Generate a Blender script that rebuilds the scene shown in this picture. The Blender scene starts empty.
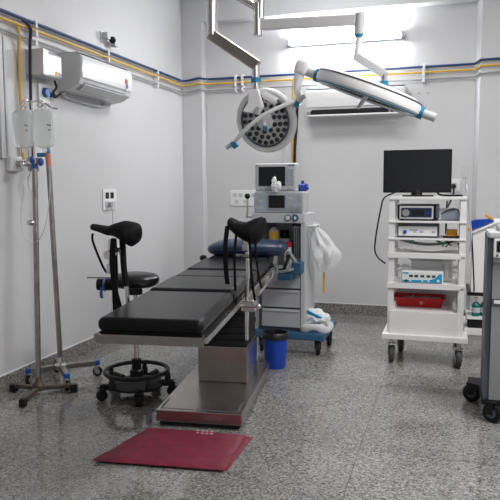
import bpy, bmesh, math, random
from mathutils import Vector as V, Matrix as M, Euler, noise
R = math.radians
random.seed(7)
sc = bpy.context.scene
col = sc.collection

# ------------------------------------------------------------------ materials
def mat(name, c, rough=.5, metal=0., var=0., scale=8., bump=0., bscale=60., spec=.5, trans=0., alpha=1., coat=0., emit=None, es=0.):
    m = bpy.data.materials.new(name); m.use_nodes = True
    nt = m.node_tree; b = nt.nodes['Principled BSDF']
    b.inputs['Base Color'].default_value = (*c, 1); b.inputs['Roughness'].default_value = rough
    b.inputs['Metallic'].default_value = metal; b.inputs['Specular IOR Level'].default_value = spec
    b.inputs['Transmission Weight'].default_value = trans; b.inputs['Alpha'].default_value = alpha
    b.inputs['Coat Weight'].default_value = coat
    if emit: b.inputs['Emission Color'].default_value = (*emit, 1); b.inputs['Emission Strength'].default_value = es
    if var or bump:
        tc = nt.nodes.new('ShaderNodeTexCoord')
    if var:
        n = nt.nodes.new('ShaderNodeTexNoise'); n.inputs['Scale'].default_value = scale; n.inputs['Detail'].default_value = 5
        nt.links.new(tc.outputs['Object'], n.inputs['Vector'])
        r = nt.nodes.new('ShaderNodeValToRGB')
        r.color_ramp.elements[0].position = .3; r.color_ramp.elements[1].position = .7
        r.color_ramp.elements[0].color = (*[max(0, x*(1-var)) for x in c], 1); r.color_ramp.elements[1].color = (*[min(1, x*(1+var)) for x in c], 1)
        nt.links.new(n.outputs['Fac'], r.inputs['Fac']); nt.links.new(r.outputs['Color'], b.inputs['Base Color'])
    if bump:
        n2 = nt.nodes.new('ShaderNodeTexNoise'); n2.inputs['Scale'].default_value = bscale; n2.inputs['Detail'].default_value = 4
        nt.links.new(tc.outputs['Object'], n2.inputs['Vector'])
        bp = nt.nodes.new('ShaderNodeBump'); bp.inputs['Strength'].default_value = bump; bp.inputs['Distance'].default_value = .01
        nt.links.new(n2.outputs['Fac'], bp.inputs['Height']); nt.links.new(bp.outputs['Normal'], b.inputs['Normal'])
    return m

def granite(name, tile=True, base=1.):
    m = bpy.data.materials.new(name); m.use_nodes = True
    nt = m.node_tree; N = nt.nodes.new; L = nt.links.new; b = nt.nodes['Principled BSDF']
    tc = N('ShaderNodeTexCoord')
    v = N('ShaderNodeTexVoronoi'); v.inputs['Scale'].default_value = 120
    n = N('ShaderNodeTexNoise'); n.inputs['Scale'].default_value = 1.3; n.inputs['Detail'].default_value = 4
    n3 = N('ShaderNodeTexNoise'); n3.inputs['Scale'].default_value = 80; n3.inputs['Detail'].default_value = 4
    for q in (v, n, n3): L(tc.outputs['Object'], q.inputs['Vector'])
    sep = N('ShaderNodeSeparateColor'); L(v.outputs['Color'], sep.inputs['Color'])
    r = N('ShaderNodeValToRGB'); e = r.color_ramp.elements
    cols = [(0, .06), (.12, .10), (.25, .17), (.6, .225), (.82, .28), (1, .38)]
    e[0].position, e[1].position = 0, 1
    e[0].color = (*[cols[0][1]*base]*3, 1); e[1].color = (cols[-1][1]*base, cols[-1][1]*base, cols[-1][1]*base*.98, 1)
    for p, c in cols[1:-1]:
        k = e.new(p); k.color = (c*base, c*base*.985, c*base*.96, 1)
    L(sep.outputs['Red'], r.inputs['Fac'])
    mx = N('ShaderNodeMix'); mx.data_type = 'RGBA'; mx.blend_type = 'MULTIPLY'; mx.inputs[0].default_value = .4
    L(r.outputs['Color'], mx.inputs[6])
    r3 = N('ShaderNodeValToRGB'); r3.color_ramp.elements[0].position = .35; r3.color_ramp.elements[1].position = .65
    r3.color_ramp.elements[0].color = (.62, .62, .62, 1); r3.color_ramp.elements[1].color = (1.22, 1.21, 1.18, 1)
    L(n3.outputs['Fac'], r3.inputs['Fac']); L(r3.outputs['Color'], mx.inputs[7])
    mx2 = N('ShaderNodeMix'); mx2.data_type = 'RGBA'; mx2.blend_type = 'MULTIPLY'; mx2.inputs[0].default_value = 1
    r2 = N('ShaderNodeValToRGB'); r2.color_ramp.elements[0].position = .3; r2.color_ramp.elements[1].position = .7
    r2.color_ramp.elements[0].color = (.98, .975, .96, 1); r2.color_ramp.elements[1].color = (1.2, 1.195, 1.17, 1)
    L(n.outputs['Fac'], r2.inputs['Fac']); L(mx.outputs[2], mx2.inputs[6]); L(r2.outputs['Color'], mx2.inputs[7])
    last = mx2.outputs[2]
    if tile:
        bk = N('ShaderNodeTexBrick'); bk.offset = 0; bk.inputs['Scale'].default_value = 1
        bk.inputs['Brick Width'].default_value = .8; bk.inputs['Row Height'].default_value = 1.2
        bk.inputs['Mortar Size'].default_value = .0022; bk.inputs['Bias'].default_value = 0
        bk.inputs['Color1'].default_value = (.9, .9, .9, 1); bk.inputs['Color2'].default_value = (1.12, 1.12, 1.12, 1); bk.inputs['Mortar'].default_value = (.45, .45, .45, 1)
        mp = N('ShaderNodeMapping'); mp.inputs['Location'].default_value = (.42, .3, 0); L(tc.outputs['Object'], mp.inputs['Vector']); L(mp.outputs['Vector'], bk.inputs['Vector'])
        mx3 = N('ShaderNodeMix'); mx3.data_type = 'RGBA'; mx3.blend_type = 'MULTIPLY'; mx3.inputs[0].default_value = 1
        L(last, mx3.inputs[6]); L(bk.outputs['Color'], mx3.inputs[7]); last = mx3.outputs[2]
    L(last, b.inputs['Base Color'])
    b.inputs['Roughness'].default_value = .10; b.inputs['Specular IOR Level'].default_value = .6
    bp = N('ShaderNodeBump'); bp.inputs['Strength'].default_value = .025; bp.inputs['Distance'].default_value = .004
    nb = N('ShaderNodeTexNoise'); nb.inputs['Scale'].default_value = 9; L(tc.outputs['Object'], nb.inputs['Vector'])
    L(nb.outputs['Fac'], bp.inputs['Height']); L(bp.outputs['Normal'], b.inputs['Normal'])
    return m

WALL = mat('painted_wall', (.62, .62, .63), .42, var=.03, scale=1.5, bump=.03, bscale=90, spec=.3)
CEIL = mat('ceiling_paint', (.72, .72, .73), .8)
FLOOR = granite('granite_floor'); SKIRT = granite('granite_skirting', False, 1.0)
WHITE = mat('white_enamel', (.80, .80, .80), .35)
WHITEPL = mat('white_plastic', (.82, .82, .83), .32)
ACW = mat('ac_plastic', (.66, .665, .675), .3)
OFFW = mat('pale_grey_plastic', (.55, .56, .57), .42)
GREY = mat('grey_plastic', (.36, .375, .40), .45)
DGREY = mat('slate_plastic', (.085, .10, .125), .5)
STEEL = mat('brushed_steel', (.43, .395, .37), .27, 1., var=.12, scale=5, bump=.02, bscale=120)
CHROME = mat('chrome', (.66, .65, .64), .22, 1.)
OLDSTEEL = mat('stained_steel', (.34, .31, .28), .36, 1., var=.25, scale=14)
RUST = mat('brown_painted_steel', (.10, .075, .06), .5, .5, var=.35, scale=20)
BLACK = mat('black_plastic', (.008, .008, .009), .42, spec=.3)
RUBBER = mat('black_rubber', (.010, .010, .011), .65, spec=.3)
LEATHER = mat('black_vinyl', (.006, .006, .0065), .3, bump=.05, bscale=140, spec=.22)
FABRIC = mat('black_padding', (.004, .004, .0045), .7, bump=.2, bscale=200, spec=.2)
SCREEN = mat('dark_screen', (.012, .013, .016), .38, spec=.3)
BLUEPIPE = mat('blue_paint', (.010, .045, .15), .4)
NAVYHOSE = mat('navy_hose', (.006, .016, .055), .45)
YELPIPE = mat('yellow_paint', (.72, .44, .06), .4)
GREYPIPE = mat('grey_paint', (.33, .33, .34), .45)
NAVY = mat('navy_vinyl', (.012, .032, .085), .4, var=.15, scale=10)
MACHBLUE = mat('blue_grey_plastic', (.03, .11, .22), .45)
BUCKET = mat('blue_bucket_plastic', (.004, .055, .42), .38)
BIN = mat('black_liner', (.01, .01, .011), .35, bump=.5, bscale=40)
TEAL = mat('teal_ring', (.01, .20, .36), .35)
MAROON = mat('maroon_sheet', (.175, .008, .030), .62, var=.22, scale=16, bump=.25, bscale=30)
RED = mat('red_plastic', (.50, .008, .012), .35)
FILM = mat('clear_film', (.92, .93, .94), .35, alpha=.78, trans=.3, var=.06, scale=25, bump=.5, bscale=25)
BAGM = mat('iv_plastic', (.93, .97, .97), .25, trans=.3, alpha=.62)
CLEAR = mat('clear_plastic', (.92, .94, .94), .12, trans=.9)
GREEN = mat('teal_liquid', (.0, .16, .12), .35)
ORANGE = mat('orange_plastic', (.75, .33, .02), .45)
COBALT = mat('cobalt_plastic', (.005, .045, .33), .35)
BLUEKNOB = mat('blue_knob_plastic', (.01, .09, .36), .35)
PINK = mat('salmon_label', (.62, .22, .17), .6)
LABELBLUE = mat('cyan_label', (.01, .33, .62), .4)
LED = mat('green_display', (.0, .07, .055), .3)
PRINT = mat('pale_print', (.5, .28, .32), .6)
PANELBLUE = mat('blue_black_panel', (.012, .022, .05), .3)
GLOW = mat('lit_tube', (.9, .9, .9), .4, emit=(.94, .97, 1), es=250)
SHELL = mat('lamp_shell', (.86, .86, .87), .3)
FACE = mat('lamp_face_grey', (.62, .63, .64), .4)
ALU = mat('satin_aluminium', (.82, .82, .83), .38, .35)
LENS = mat('dark_lens', (.02, .02, .022), .2, coat=.3)
PALEBLUE = mat('pale_blue_panel', (.42, .47, .53), .45)
SEAM = mat('seam_shadowless', (.10, .10, .105), .6)

# ------------------------------------------------------------------ mesh builder
class MB:
    def __init__(s): s.bm = bmesh.new(); s.wn = False
    def _add(s, vs, fs):
        vv = [s.bm.verts.new(v) for v in vs]
        for f in fs:
            try: s.bm.faces.new([vv[i] for i in f])
            except ValueError: pass
        return vv
    def box(s, c, d, rot=None, bev=0., seg=2):
        b = bmesh.new(); bmesh.ops.create_cube(b, size=1)
        bmesh.ops.scale(b, vec=V(d), verts=b.verts)
        if bev: s.wn = True
        if bev: bmesh.ops.bevel(b, geom=list(b.edges), offset=min(bev, min(d)*.49), segments=seg, affect='EDGES', profile=.5)
        mt = M.Translation(V(c)) @ (Euler(rot).to_matrix().to_4x4() if rot is not None and not isinstance(rot, M) else (rot or M.Identity(4)))
        return s.merge(b, mt)
    def bx(s, x0, x1, y0, y1, z0, z1, bev=0., seg=2):
        return s.box(((x0+x1)/2, (y0+y1)/2, (z0+z1)/2), (abs(x1-x0), abs(y1-y0), abs(z1-z0)), None, bev, seg)
    def merge(s, b, mt=None):
        if mt is not None: bmesh.ops.transform(b, matrix=mt, verts=b.verts)
        me = bpy.data.meshes.new('t'); b.to_mesh(me); b.free(); s.bm.from_mesh(me); bpy.data.meshes.remove(me); return s
    def cyl(s, p0, p1, r0, r1=None, seg=20):
        return s.loft([(p0, r0), (p1, r0 if r1 is None else r1)], seg)
    def loft(s, pr, seg=14, closed=False):
        P = [V(p) for p, r in pr]; n = len(P); rings = []; up = None
        for i in range(n):
            a = P[(i-1) % n] if closed else P[max(0, i-1)]; b = P[(i+1) % n] if closed else P[min(n-1, i+1)]
            t = (b-a)
            t = t.normalized() if t.length > 1e-9 else V((0, 0, 1))
            if up is None: up = t.orthogonal().normalized()
            up = (up - t*up.dot(t)); up = up.normalized() if up.length > 1e-6 else t.orthogonal().normalized()
            sd = t.cross(up); r = pr[i][1]
            rings.append([P[i] + (up*math.cos(2*math.pi*k/seg) + sd*math.sin(2*math.pi*k/seg))*r for k in range(seg)])
        return s._rings(rings, closed)
    def _rings(s, rings, closed=False, cap=True):
        seg = len(rings[0]); n = len(rings); vs = [p for r in rings for p in r]; fs = []
        for i in range(n if closed else n-1):
            j = (i+1) % n
            for k in range(seg):
                fs.append((i*seg+k, i*seg+(k+1) % seg, j*seg+(k+1) % seg, j*seg+k))
        if cap and not closed:
            fs.append(tuple(reversed(range(seg)))); fs.append(tuple((n-1)*seg+k for k in range(seg)))
        s._add(vs, fs); return s
    def tube(s, pts, r, seg=10, sub=6, closed=False):
        if sub > 1 and len(pts) > 2: pts = catmull(pts, sub, closed)
        return s.loft([(p, r) for p in pts], seg, closed)
    def rings(s, secs, seg=18):
        """secs: (centre, halfvector a, halfvector b)"""
        return s._rings([[V(c)+V(a)*math.cos(2*math.pi*k/seg)+V(b)*math.sin(2*math.pi*k/seg) for k in range(seg)] for c, a, b in secs])
    def lathe(s, prof, mt=None, seg=32):
        mt = mt or M.Identity(4)
        s._rings([[mt @ V((r*math.cos(2*math.pi*k/seg), r*math.sin(2*math.pi*k/seg), z)) for k in range(seg)] for r, z in prof]); return s
    def torus(s, c, RR, r, mt=None, seg=40, rs=10):
        mt = mt or M.Identity(4)
        return s.loft([(V(c)+mt @ V((RR*math.cos(2*math.pi*k/seg), RR*math.sin(2*math.pi*k/seg), 0)), r) for k in range(seg)], rs, True)
    def sup(s, c, rad, rot=None, e1=.5, e2=.5, nu=28, nv=14):
        f = lambda x, e: math.copysign(abs(x)**e, x)
        mt = M.Translation(V(c)) @ (Euler(rot).to_matrix().to_4x4() if rot else M.Identity(4)); rs = []
        for i in range(nv+1):
            ph = -math.pi/2 + math.pi*min(max(i/nv, .004), .996)
            rs.append([mt @ V((rad[0]*f(math.cos(ph), e1)*f(math.cos(2*math.pi*k/nu), e2), rad[1]*f(math.cos(ph), e1)*f(math.sin(2*math.pi*k/nu), e2), rad[2]*f(math.sin(ph), e1))) for k in range(nu)])
        return s._rings(rs)
    def prism(s, out, d0, d1, mt=None):
        """outline (u,w) -> local (u, depth, w)"""
        mt = mt or M.Identity(4); n = len(out)
        vs = [mt @ V((u, d0, w)) for u, w in out] + [mt @ V((u, d1, w)) for u, w in out]
        fs = [tuple(range(n)), tuple(reversed(range(n, 2*n)))] + [(i, n+i, n+(i+1) % n, (i+1) % n) for i in range(n)]
        s._add(vs, fs); return s
    def crumple(s, c, rad, amp, freq, seed=0, sub=4):
        b = bmesh.new(); bmesh.ops.create_icosphere(b, subdivisions=sub, radius=1)
        for v in b.verts:
            k = noise.noise(v.co*freq+V((seed*7.1, 0, 0)))*amp + noise.noise(v.co*freq*2.7+V((0, seed*3.3, 0)))*amp*.5
            v.co = V((v.co.x*rad[0], v.co.y*rad[1], v.co.z*rad[2]))*(1+k)
        return s.merge(b, M.Translation(V(c)))
    def build(s, name, m, parent=None, loc=None, smooth=35):
        bm = s.bm
        bmesh.ops.recalc_face_normals(bm, faces=bm.faces)
        if loc is not None: bmesh.ops.translate(bm, vec=-V(loc), verts=bm.verts)
        if parent is not None:
            r = parent
            while r.parent: r = r.parent
            if r.get('_world'): bmesh.ops.translate(bm, vec=-r.location, verts=bm.verts)
        me = bpy.data.meshes.new(name); bm.to_mesh(me); bm.free(); me.materials.append(m)
        for p in me.polygons: p.use_smooth = True
        me.set_sharp_from_angle(angle=R(smooth))
        o = bpy.data.objects.new(name, me); col.objects.link(o)
        if s.wn:
            w = o.modifiers.new('even_shading', 'WEIGHTED_NORMAL'); w.keep_sharp = True; w.weight = 80
        if parent is not None: o.parent = parent
        if loc is not None: o.location = loc
        return o

def catmull(P, n, closed=False):
    P = [V(p) for p in P]; N = len(P); out = []
    for i in range(N if closed else N-1):
        g = (lambda k: P[k % N]) if closed else (lambda k: P[min(max(k, 0), N-1)])
        a, b, c, d = g(i-1), g(i), g(i+1), g(i+2)
        for k in range(n):
            t = k/n
            out.append(.5*((2*b)+(c-a)*t+(2*a-5*b+4*c-d)*t*t+(3*b-a-3*c+d)*t**3))
    if not closed: out.append(P[-1])
    return out

def tag(o, label, cat, group=None, kind=None):
    o['label'] = label; o['category'] = cat
    if group: o['group'] = group
    if kind: o['kind'] = kind
    return o
def thing(name, label, cat, loc=(0, 0, 0), rz=0, group=None, world=False):
    o = bpy.data.objects.new(name, None); col.objects.link(o); o.location = loc; o.rotation_euler = (0, 0, rz); o.empty_display_size = .05
    if world: o['_world'] = 1
    return tag(o, label, cat, group)
def struct(name, mb, m, label, cat): return tag(mb.build(name, m), label, cat, kind='structure')
def solo(name, mb, m, label, cat, loc, group=None): return tag(mb.build(name, m, loc=loc), label, cat, group)
def part(mb, name, m, root, label=None):
    o = mb.build(name, m, root)
    if label: o['label'] = label
    return o
def axm(c, n, up=(0, 0, 1)):
    """matrix: local z -> n"""
    z = V(n).normalized(); x = V(up).cross(z)
    x = x.normalized() if x.length > 1e-5 else V((1, 0, 0)); y = z.cross(x)
    m = M((x, y, z)).transposed().to_4x4(); m.translation = V(c); return m

# ------------------------------------------------------------------ setting
XL, XR, YF, YP, YB, ZC = -2.92, 2.7, -2.2, 6.82, 6.95, 3.6
struct('floor', MB().bx(XL, XR, YF, YB, -.06, 0), FLOOR, 'grey speckled polished granite tile floor with thin joints', 'floor')
struct('ceiling', MB().bx(XL, XR, YF, YB, ZC, ZC+.06), CEIL, 'white ceiling above the room', 'ceiling')
struct('wall_left', MB().bx(XL-.1, XL, YF, YB, 0, ZC), WALL, 'pale grey left wall carrying the air conditioner', 'wall')
struct('wall_right', MB().bx(XR, XR+.1, YF, YB, 0, ZC), WALL, 'pale grey right wall', 'wall')
struct('wall_front', MB().bx(XL, XR, YF-.1, YF, 0, ZC), WALL, 'pale grey wall behind the viewer', 'wall')
struct('wall_back', MB().bx(XL, XR, YB, YB+.1, 0, ZC), WALL, 'pale grey recessed back wall with the lit tube', 'wall')
struct('trim_1', MB().prism([(XL, YP), (-2.68, YP), (-2.68, YB), (XL, YB)], 0, 1, M(((1, 0, 0, 0), (0, 0, 1, 0), (0, ZC, 0, 0), (0, 0, 0, 1)))), WALL, 'shallow pale pilaster in the left back corner', 'pilaster')
struct('trim_2', MB().prism([(.275, YP), (XR, YP), (XR, YB), (.235, YB)], 0, 1, M(((1, 0, 0, 0), (0, 0, 1, 0), (0, ZC, 0, 0), (0, 0, 0, 1)))), WALL, 'broad pale pilaster at the right end of the back wall', 'pilaster')
struct('trim_3', MB().bx(-2.68, .26, YP, YB, 3.235, ZC), WALL, 'pale ceiling beam above the lit tube', 'beam')
struct('baseboard_left', MB().bx(XL, XL+.012, YF, YP, 0, .105, .003), SKIRT, 'grey granite skirting along the left wall', 'baseboard')
b = MB().bx(-2.68, 0.235, YB-.012, YB, 0, .110, .003); b.bx(XL+.012, -2.68, YP-.012, YP, 0, .11, .003); b.bx(.275, XR, YP-.012, YP, 0, .11, .003)
struct('baseboard_back', b, SKIRT, 'grey granite skirting along the back wall', 'baseboard')
struct('baseboard_right', MB().bx(XR-.012, XR, YF, YP, 0, .105, .003), SKIRT, 'grey granite skirting along the right wall', 'baseboard')
b = MB().bx(XL, XL+.006, YF, YP, .105, .113); struct('trim_4', b, WHITE, 'thin white line above the left skirting', 'trim')
b = MB().bx(-2.68, 0.235, YB-.006, YB, .110, .118); struct('trim_5', b, WHITE, 'thin white line above the back skirting', 'trim')

# pipes running round the room
def run_pipe(name, z, r, m, label, off=.035, dz=.02, y0=YF+.02):
    xl = XL+off; yp = YP-off; yb = YB-off; zl = z; zb = z+dz
    pts = [(xl, y0, zl), (xl, yp-.05, zl+dz*.3), (xl+.015, yp-.012, zb-dz*.6), (xl+.06, yp, zb-dz*.5), (-2.70, yp, zb-.004), (-2.64, yb-.01, zb), (-2.58, yb, zb), (.17, yb, zb), (.225, yb-.01, zb), (.27, yp, zb+.012), (.34, yp, zb+.014), (XR-.02, yp, zb+.014)]
    return solo(name, MB().loft([(p, r) for p in pts], 12), m, label, 'pipe', pts[0])
run_pipe('gas_pipe', 2.574, .0125, BLUEPIPE, 'blue gas pipe running along left and back walls, topmost of three', dz=.048)
run_pipe('gas_pipe', 2.524, .0105, YELPIPE, 'yellow gas pipe running along the walls just under the blue pipe', dz=.043)
run_pipe('conduit', 2.450, .009, GREYPIPE, 'thin grey conduit running along the walls, lowest of three', dz=.045)
def clip(loc, side, label):
    b = MB()
    if side == 'l':
        x, y, z = XL, loc, 2.515
        b.bx(x, x+.055, y-.011, y+.011, z+.035, z+.085, .004); b.bx(x, x+.055, y-.011, y+.011, z-.028, z+.02, .004); b.bx(x, x+.02, y-.012, y+.012, z-.10, z+.09, .003); b.bx(x, x+.05, y-.011, y+.011, z-.092, z-.052, .004)
    else:
        x, z = loc, 2.558; y = YB
        b.bx(x-.013, x+.013, y-.055, y, z+.03, z+.085, .004); b.bx(x-.013, x+.013, y-.055, y, z-.03, z+.02, .004); b.bx(x-.013, x+.013, y-.02, y, z-.1, z+.1, .003); b.bx(x-.011, x+.011, y-.05, y, z-.092, z-.05, .004)
    loc = (x, y, z)
    solo('pipe_clip', b, WHITEPL, label, 'pipe clip', loc, 'white clips holding the pipes')
clip(4.06, 'l', 'white pipe clip above the small wall voltage box')
clip(5.09, 'l', 'white pipe clip above the right end of the left air conditioner')
clip(6.09, 'l', 'white pipe clip on the left wall near the back corner')
clip(-2.31, 'b', 'white pipe clip left of the lamp drop on the back wall, first of a pair')
clip(-2.23, 'b', 'white pipe clip left of the lamp drop on the back wall, second of a pair')
clip(-.27, 'b', 'white pipe clip on the back wall above the black monitor')

# drops on the left wall
solo('gas_drop_pipe', MB().tube([(XL+.035, 3.865, 2.52), (XL+.03, 3.885, 2.44), (XL+.02, 3.89, 2.3), (XL+.02, 3.89, 1.6)], .0115), YELPIPE, 'yellow pipe dropping down the left wall behind the drip bags', 'pipe', (XL+.02, 3.89, 1.6))
solo('gas_hose', MB().tube([(XL+.035, 3.92, 2.572), (XL+.06, 3.975, 2.53), (XL+.04, 3.99, 2.4), (XL+.03, 3.99, 2.0), (XL+.03, 3.985, 1.6)], .0115), NAVYHOSE, 'dark blue hose dropping down the left wall beside the yellow drop pipe', 'hose', (XL+.03, 3.985, 1.6))
for y, r, l in ((3.60, .02, 'white conduit down the left wall at the photo edge'), (3.68, .024, 'wide white trunking down to the gas outlet'), (3.745, .012, 'thin white conduit beside the yellow drop pipe')):
    solo('wall_conduit', MB().bx(XL, XL+r*1.2, y-r, y+r, 1.6, 2.44, .006), OFFW, l, 'conduit', (XL, y, 1.6), 'white conduits down the left wall')
# drops on the back wall
solo('gas_drop_pipe', MB().tube([(-1.655, YB-.035, 2.53), (-1.655, YB-.025, 2.45), (-1.655, YB-.02, 1.2)], .0115), YELPIPE, 'yellow pipe dropping down the back wall behind the patient monitor', 'pipe', (-1.655, YB-.02, 1.2))
solo('gas_hose', MB().tube([(-1.60, YB-.03, 2.35), (-1.61, YB-.03, 2.1), (-1.625, YB-.05, 1.75), (-1.63, YB-.05, 1.25)], .0155), RUBBER, 'thick black hose hanging on the back wall beside the yellow drop pipe', 'hose', (-1.63, YB-.05, 1.25))
solo('wall_conduit', MB().bx(-1.78, -1.745, YB-.02, YB, 1.3, 2.45, .005), OFFW, 'white conduit down the back wall left of the yellow drop pipe', 'conduit', (-1.76, YB, 1.3))

# sockets
def socket(name, cen, side, w, h, holes, label, extra=None):
    t = thing(name, label, 'socket', cen)
    f = (lambda u, d, z: (d, u, z)) if side == 'l' else (lambda u, d, z: (u, -d, z))
    def bb(u, z, w, h, d0, d1, bev=.003):
        a = f(u-w/2, d0, z-h/2); c = f(u+w/2, d1, z+h/2); return MB().bx(min(a[0], c[0]), max(a[0], c[0]), min(a[1], c[1]), max(a[1], c[1]), min(a[2], c[2]), max(a[2], c[2]), bev)
    part(bb(0, 0, w, h, 0, .012, .004), 'plate', WHITEPL, t)
    for (u, z, ww, hh, m) in holes: part(bb(u, z, ww, hh, .012, .017, .002), 'switch' if m is BLACK else 'socket_face', m, t, 'black rocker switch' if m is BLACK else None)
    return t
socket('wall_socket', (XL, 5.115, 1.295), 'l', .235, .185, [(-.05, .035, .055, .055, BLACK), (.035, .035, .055, .055, BLACK), (-.05, -.045, .07, .06, OFFW), (.055, -.045, .08, .05, OFFW)], 'white socket plate with two black switches on the left wall')
socket('wall_socket', (-2.235, YB, 1.275), 'b', .31, .175, [(-.1, .035, .05, .04, OFFW), (-.03, .035, .05, .04, OFFW), (.05, .035, .05, .04, OFFW), (.115, .035, .04, .04, OFFW), (-.08, -.04, .05, .04, OFFW), (.03, -.04, .05, .04, OFFW)], 'wide white socket plate on the back wall left of the stacked monitors')
socket('wall_socket', (.05, YB, 1.41), 'b', .13, .13, [(0, 0, .06, .06, OFFW)], 'small white socket plate on the back wall right of the black monitor')
t = thing('power_plug', 'black plug in the left wall socket with grey cord hanging down', 'plug', (XL+.017, 5.08, 1.25))
part(MB().bx(0, .035, -.02, .02, -.025, .02, .008), 'plug_body', GREY, t)
part(MB().tube([(.03, 0, -.02), (.04, -.0, -.12), (.03, .0, -.4), (.03, -.03, -.8), (.06, -.1, -1.0), (.1, -.05, -1.2), (.14, .1, -1.252)], .006), 'cord', OFFW, t)
t = thing('power_plug', 'black plug in the small socket right of the black monitor', 'plug', (.05, YB-.017, 1.40))
part(MB().cyl((0, 0, 0), (0, -.05, -.005), .028, .02), 'plug_body', BLACK, t)
part(MB().tube([(0, -.045, -.005), (0, -.08, -.08), (-.05, -.3, -.2), (-.06, -.8, -.15), (-.06, -.9, -.5), (-.05, -.92, -.75)], .009), 'cord', BLACK, t)
for x in (-.315, -.225, -.40):
    solo('wall_plug', MB().cyl((x, YB, 2.36), (x, YB-.006, 2.36), .011), GREY, 'small dark screw plug in the back wall above the black monitor', 'screw plug', (x, YB, 2.36), 'screw plugs in the back wall')
# plain smooth panel of paint patch where an older unit hung
# ------------------------------------------------------------------ tube light
t = thing('tube_light', 'lit white tube light batten high on the back wall', 'light', (-1.095, YB, 2.955))
part(MB().bx(-.62, .62, -.035, 0, -.03, .03, .004), 'batten', WHITE, t)
part(MB().cyl((-.59, -.055, 0), (.59, -.055, 0), .016), 'lit_tube', GLOW, t)
for x in (-.605, .605): part(MB().bx(x-.018, x+.018, -.08, 0, -.03, .03, .006), 'end_cap', OFFW, t)

# ------------------------------------------------------------------ air conditioners
def aircon(name, cen, side, w, label, lean):
    t = thing(name, label, 'air conditioner', cen, R(90) if side == 'l' else 0)
    # local: x along wall, -y out of wall
    d = .21; h = .29
    prof = [(0, .29), (-.16, .29), (-.20, .275), (-.212, .24), (-.207, .10), (-.19, .055), (-.11, .012), (-.02, .0), (0, 0)]
    b = MB(); n = len(prof)
    b._rings([[V((x, y, z)) for y, z in prof] for x in (-w/2, w/2)]); part(b, 'body', ACW, t)
    fp = [(-.2015, .272), (-.2135, .238), (-.2085, .10), (-.2015, .10), (-.2065, .238), (-.195, .268)]
    b = MB(); b._rings([[V((x, y-.006, z)) for y, z in fp] for x in (-w/2+.012, w/2-.012)]); part(b, 'front_panel', ACW, t)
    b = MB(); b._rings([[V((x, y, z)) for y, z in [(-.200, .070), (-.188, .048), (-.125, .016), (-.128, .022), (-.184, .060), (-.196, .080)]] for x in (-w/2+.06, w/2-.12)]); part(b, 'air_slot', BLACK if lean else GREY, t)
    if lean: part(MB().bx(-w/2+.05, w/2-.16, -.2165, -.19, .022, .064, .003), 'open_slot', BLACK, t); part(MB().bx(-w/2+.02, w/2-.02, -.222, -.19, .004, .020, .004), 'slot_lip', WHITEPL, t)
    b = MB(); b._rings([[V((x, y, z)) for y, z in [(-.203, .052), (-.150, .012), (-.147, .017), (-.199, .058)]] for x in (-w/2+.07, w/2-.14)]); part(b, 'louvre', ACW, t)
    part(MB().bx(-w/2+.0, w/2-.0, -.19, -.02, .29, .295), 'intake_grille', GREY, t)
    if side == 'l':
        part(MB().cyl((w/2-.11, -.2195, .175), (w/2-.11, -.2215, .175), .026, seg=16), 'sticker', RED, t, 'round red and blue sticker')
        part(MB().cyl((w/2-.10, -.2185, .135), (w/2-.10, -.2205, .135), .02, seg=16), 'sticker', COBALT, t, 'blue sticker')
        part(MB().bx(w/2-.125, w/2-.085, -.2185, -.2165, .09, .115), 'sticker', OFFW, t, 'small pale sticker')
        part(MB().bx(-.10, .05, -.2185, -.2175, .185, .198), 'logo', OFFW, t)
    return t
aircon('air_conditioner', (XL, 4.785, 2.145), 'l', .82, 'white split air conditioner on the left wall above the drip bags', False)
aircon('air_conditioner', (-.955, YB, 2.137), 'b', 1.02, 'white split air conditioner with open black slot on the back wall', True)
solo('drain_pipe', MB().tube([(XL+.03, 4.44, 2.16), (XL+.04, 4.40, 2.13), (XL+.013, 4.5, 2.108), (XL+.013, 4.95, 2.095), (XL+.013, 5.06, 2.13)], .012), OFFW, 'thin pale drain pipe under the left air conditioner', 'pipe', (XL+.03, 4.45, 2.12))
# voltage stabiliser
t = thing('voltage_box', 'small white voltage box on the left wall beside the air conditioner', 'voltage box', (XL, 4.125, 2.205), R(90))
part(MB().bx(-.12, .13, -.13, 0, 0, .175, .02, 3), 'body', ACW, t)
part(MB().prism([(-.135, .005), (-.085, .0), (-.06, .06), (-.06, .12), (-.08, .175), (-.13, .185)], -.145, -.0), 'side_cheek', ACW, t)
part(MB().bx(.035, .07, -.133, -.129, .02, .05), 'sticker', ORANGE, t, 'orange sticker')
part(MB().bx(.08, .11, -.133, -.129, .015, .045), 'sticker', COBALT, t, 'dark blue sticker')
part(MB().tube([(.12, -.06, 0), (.13, -.07, -.05), (.10, -.06, -.09), (.14, -.05, -.12), (.2, -.05, -.09)], .009), 'cable', BLACK, t)
# spotlight
t = thing('spot_lamp', 'small white twin wall spotlight with black centre above the pipes', 'light', (XL, 5.125, 2.695))
part(MB().bx(0, .012, -.09, -.03, -.03, .06, .006), 'wall_plate', WHITEPL, t)
part(MB().bx(.015, .07, -.085, -.025, -.01, .05, .01), 'lamp_head', OFFW, t)
part(MB().bx(.02, .075, .04, .10, -.05, .008, .01), 'lamp_head', OFFW, t)
part(MB().sup((.06, .018, -.0), (.03, .032, .03), None, 1, 1), 'pivot', BLACK, t)
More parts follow.
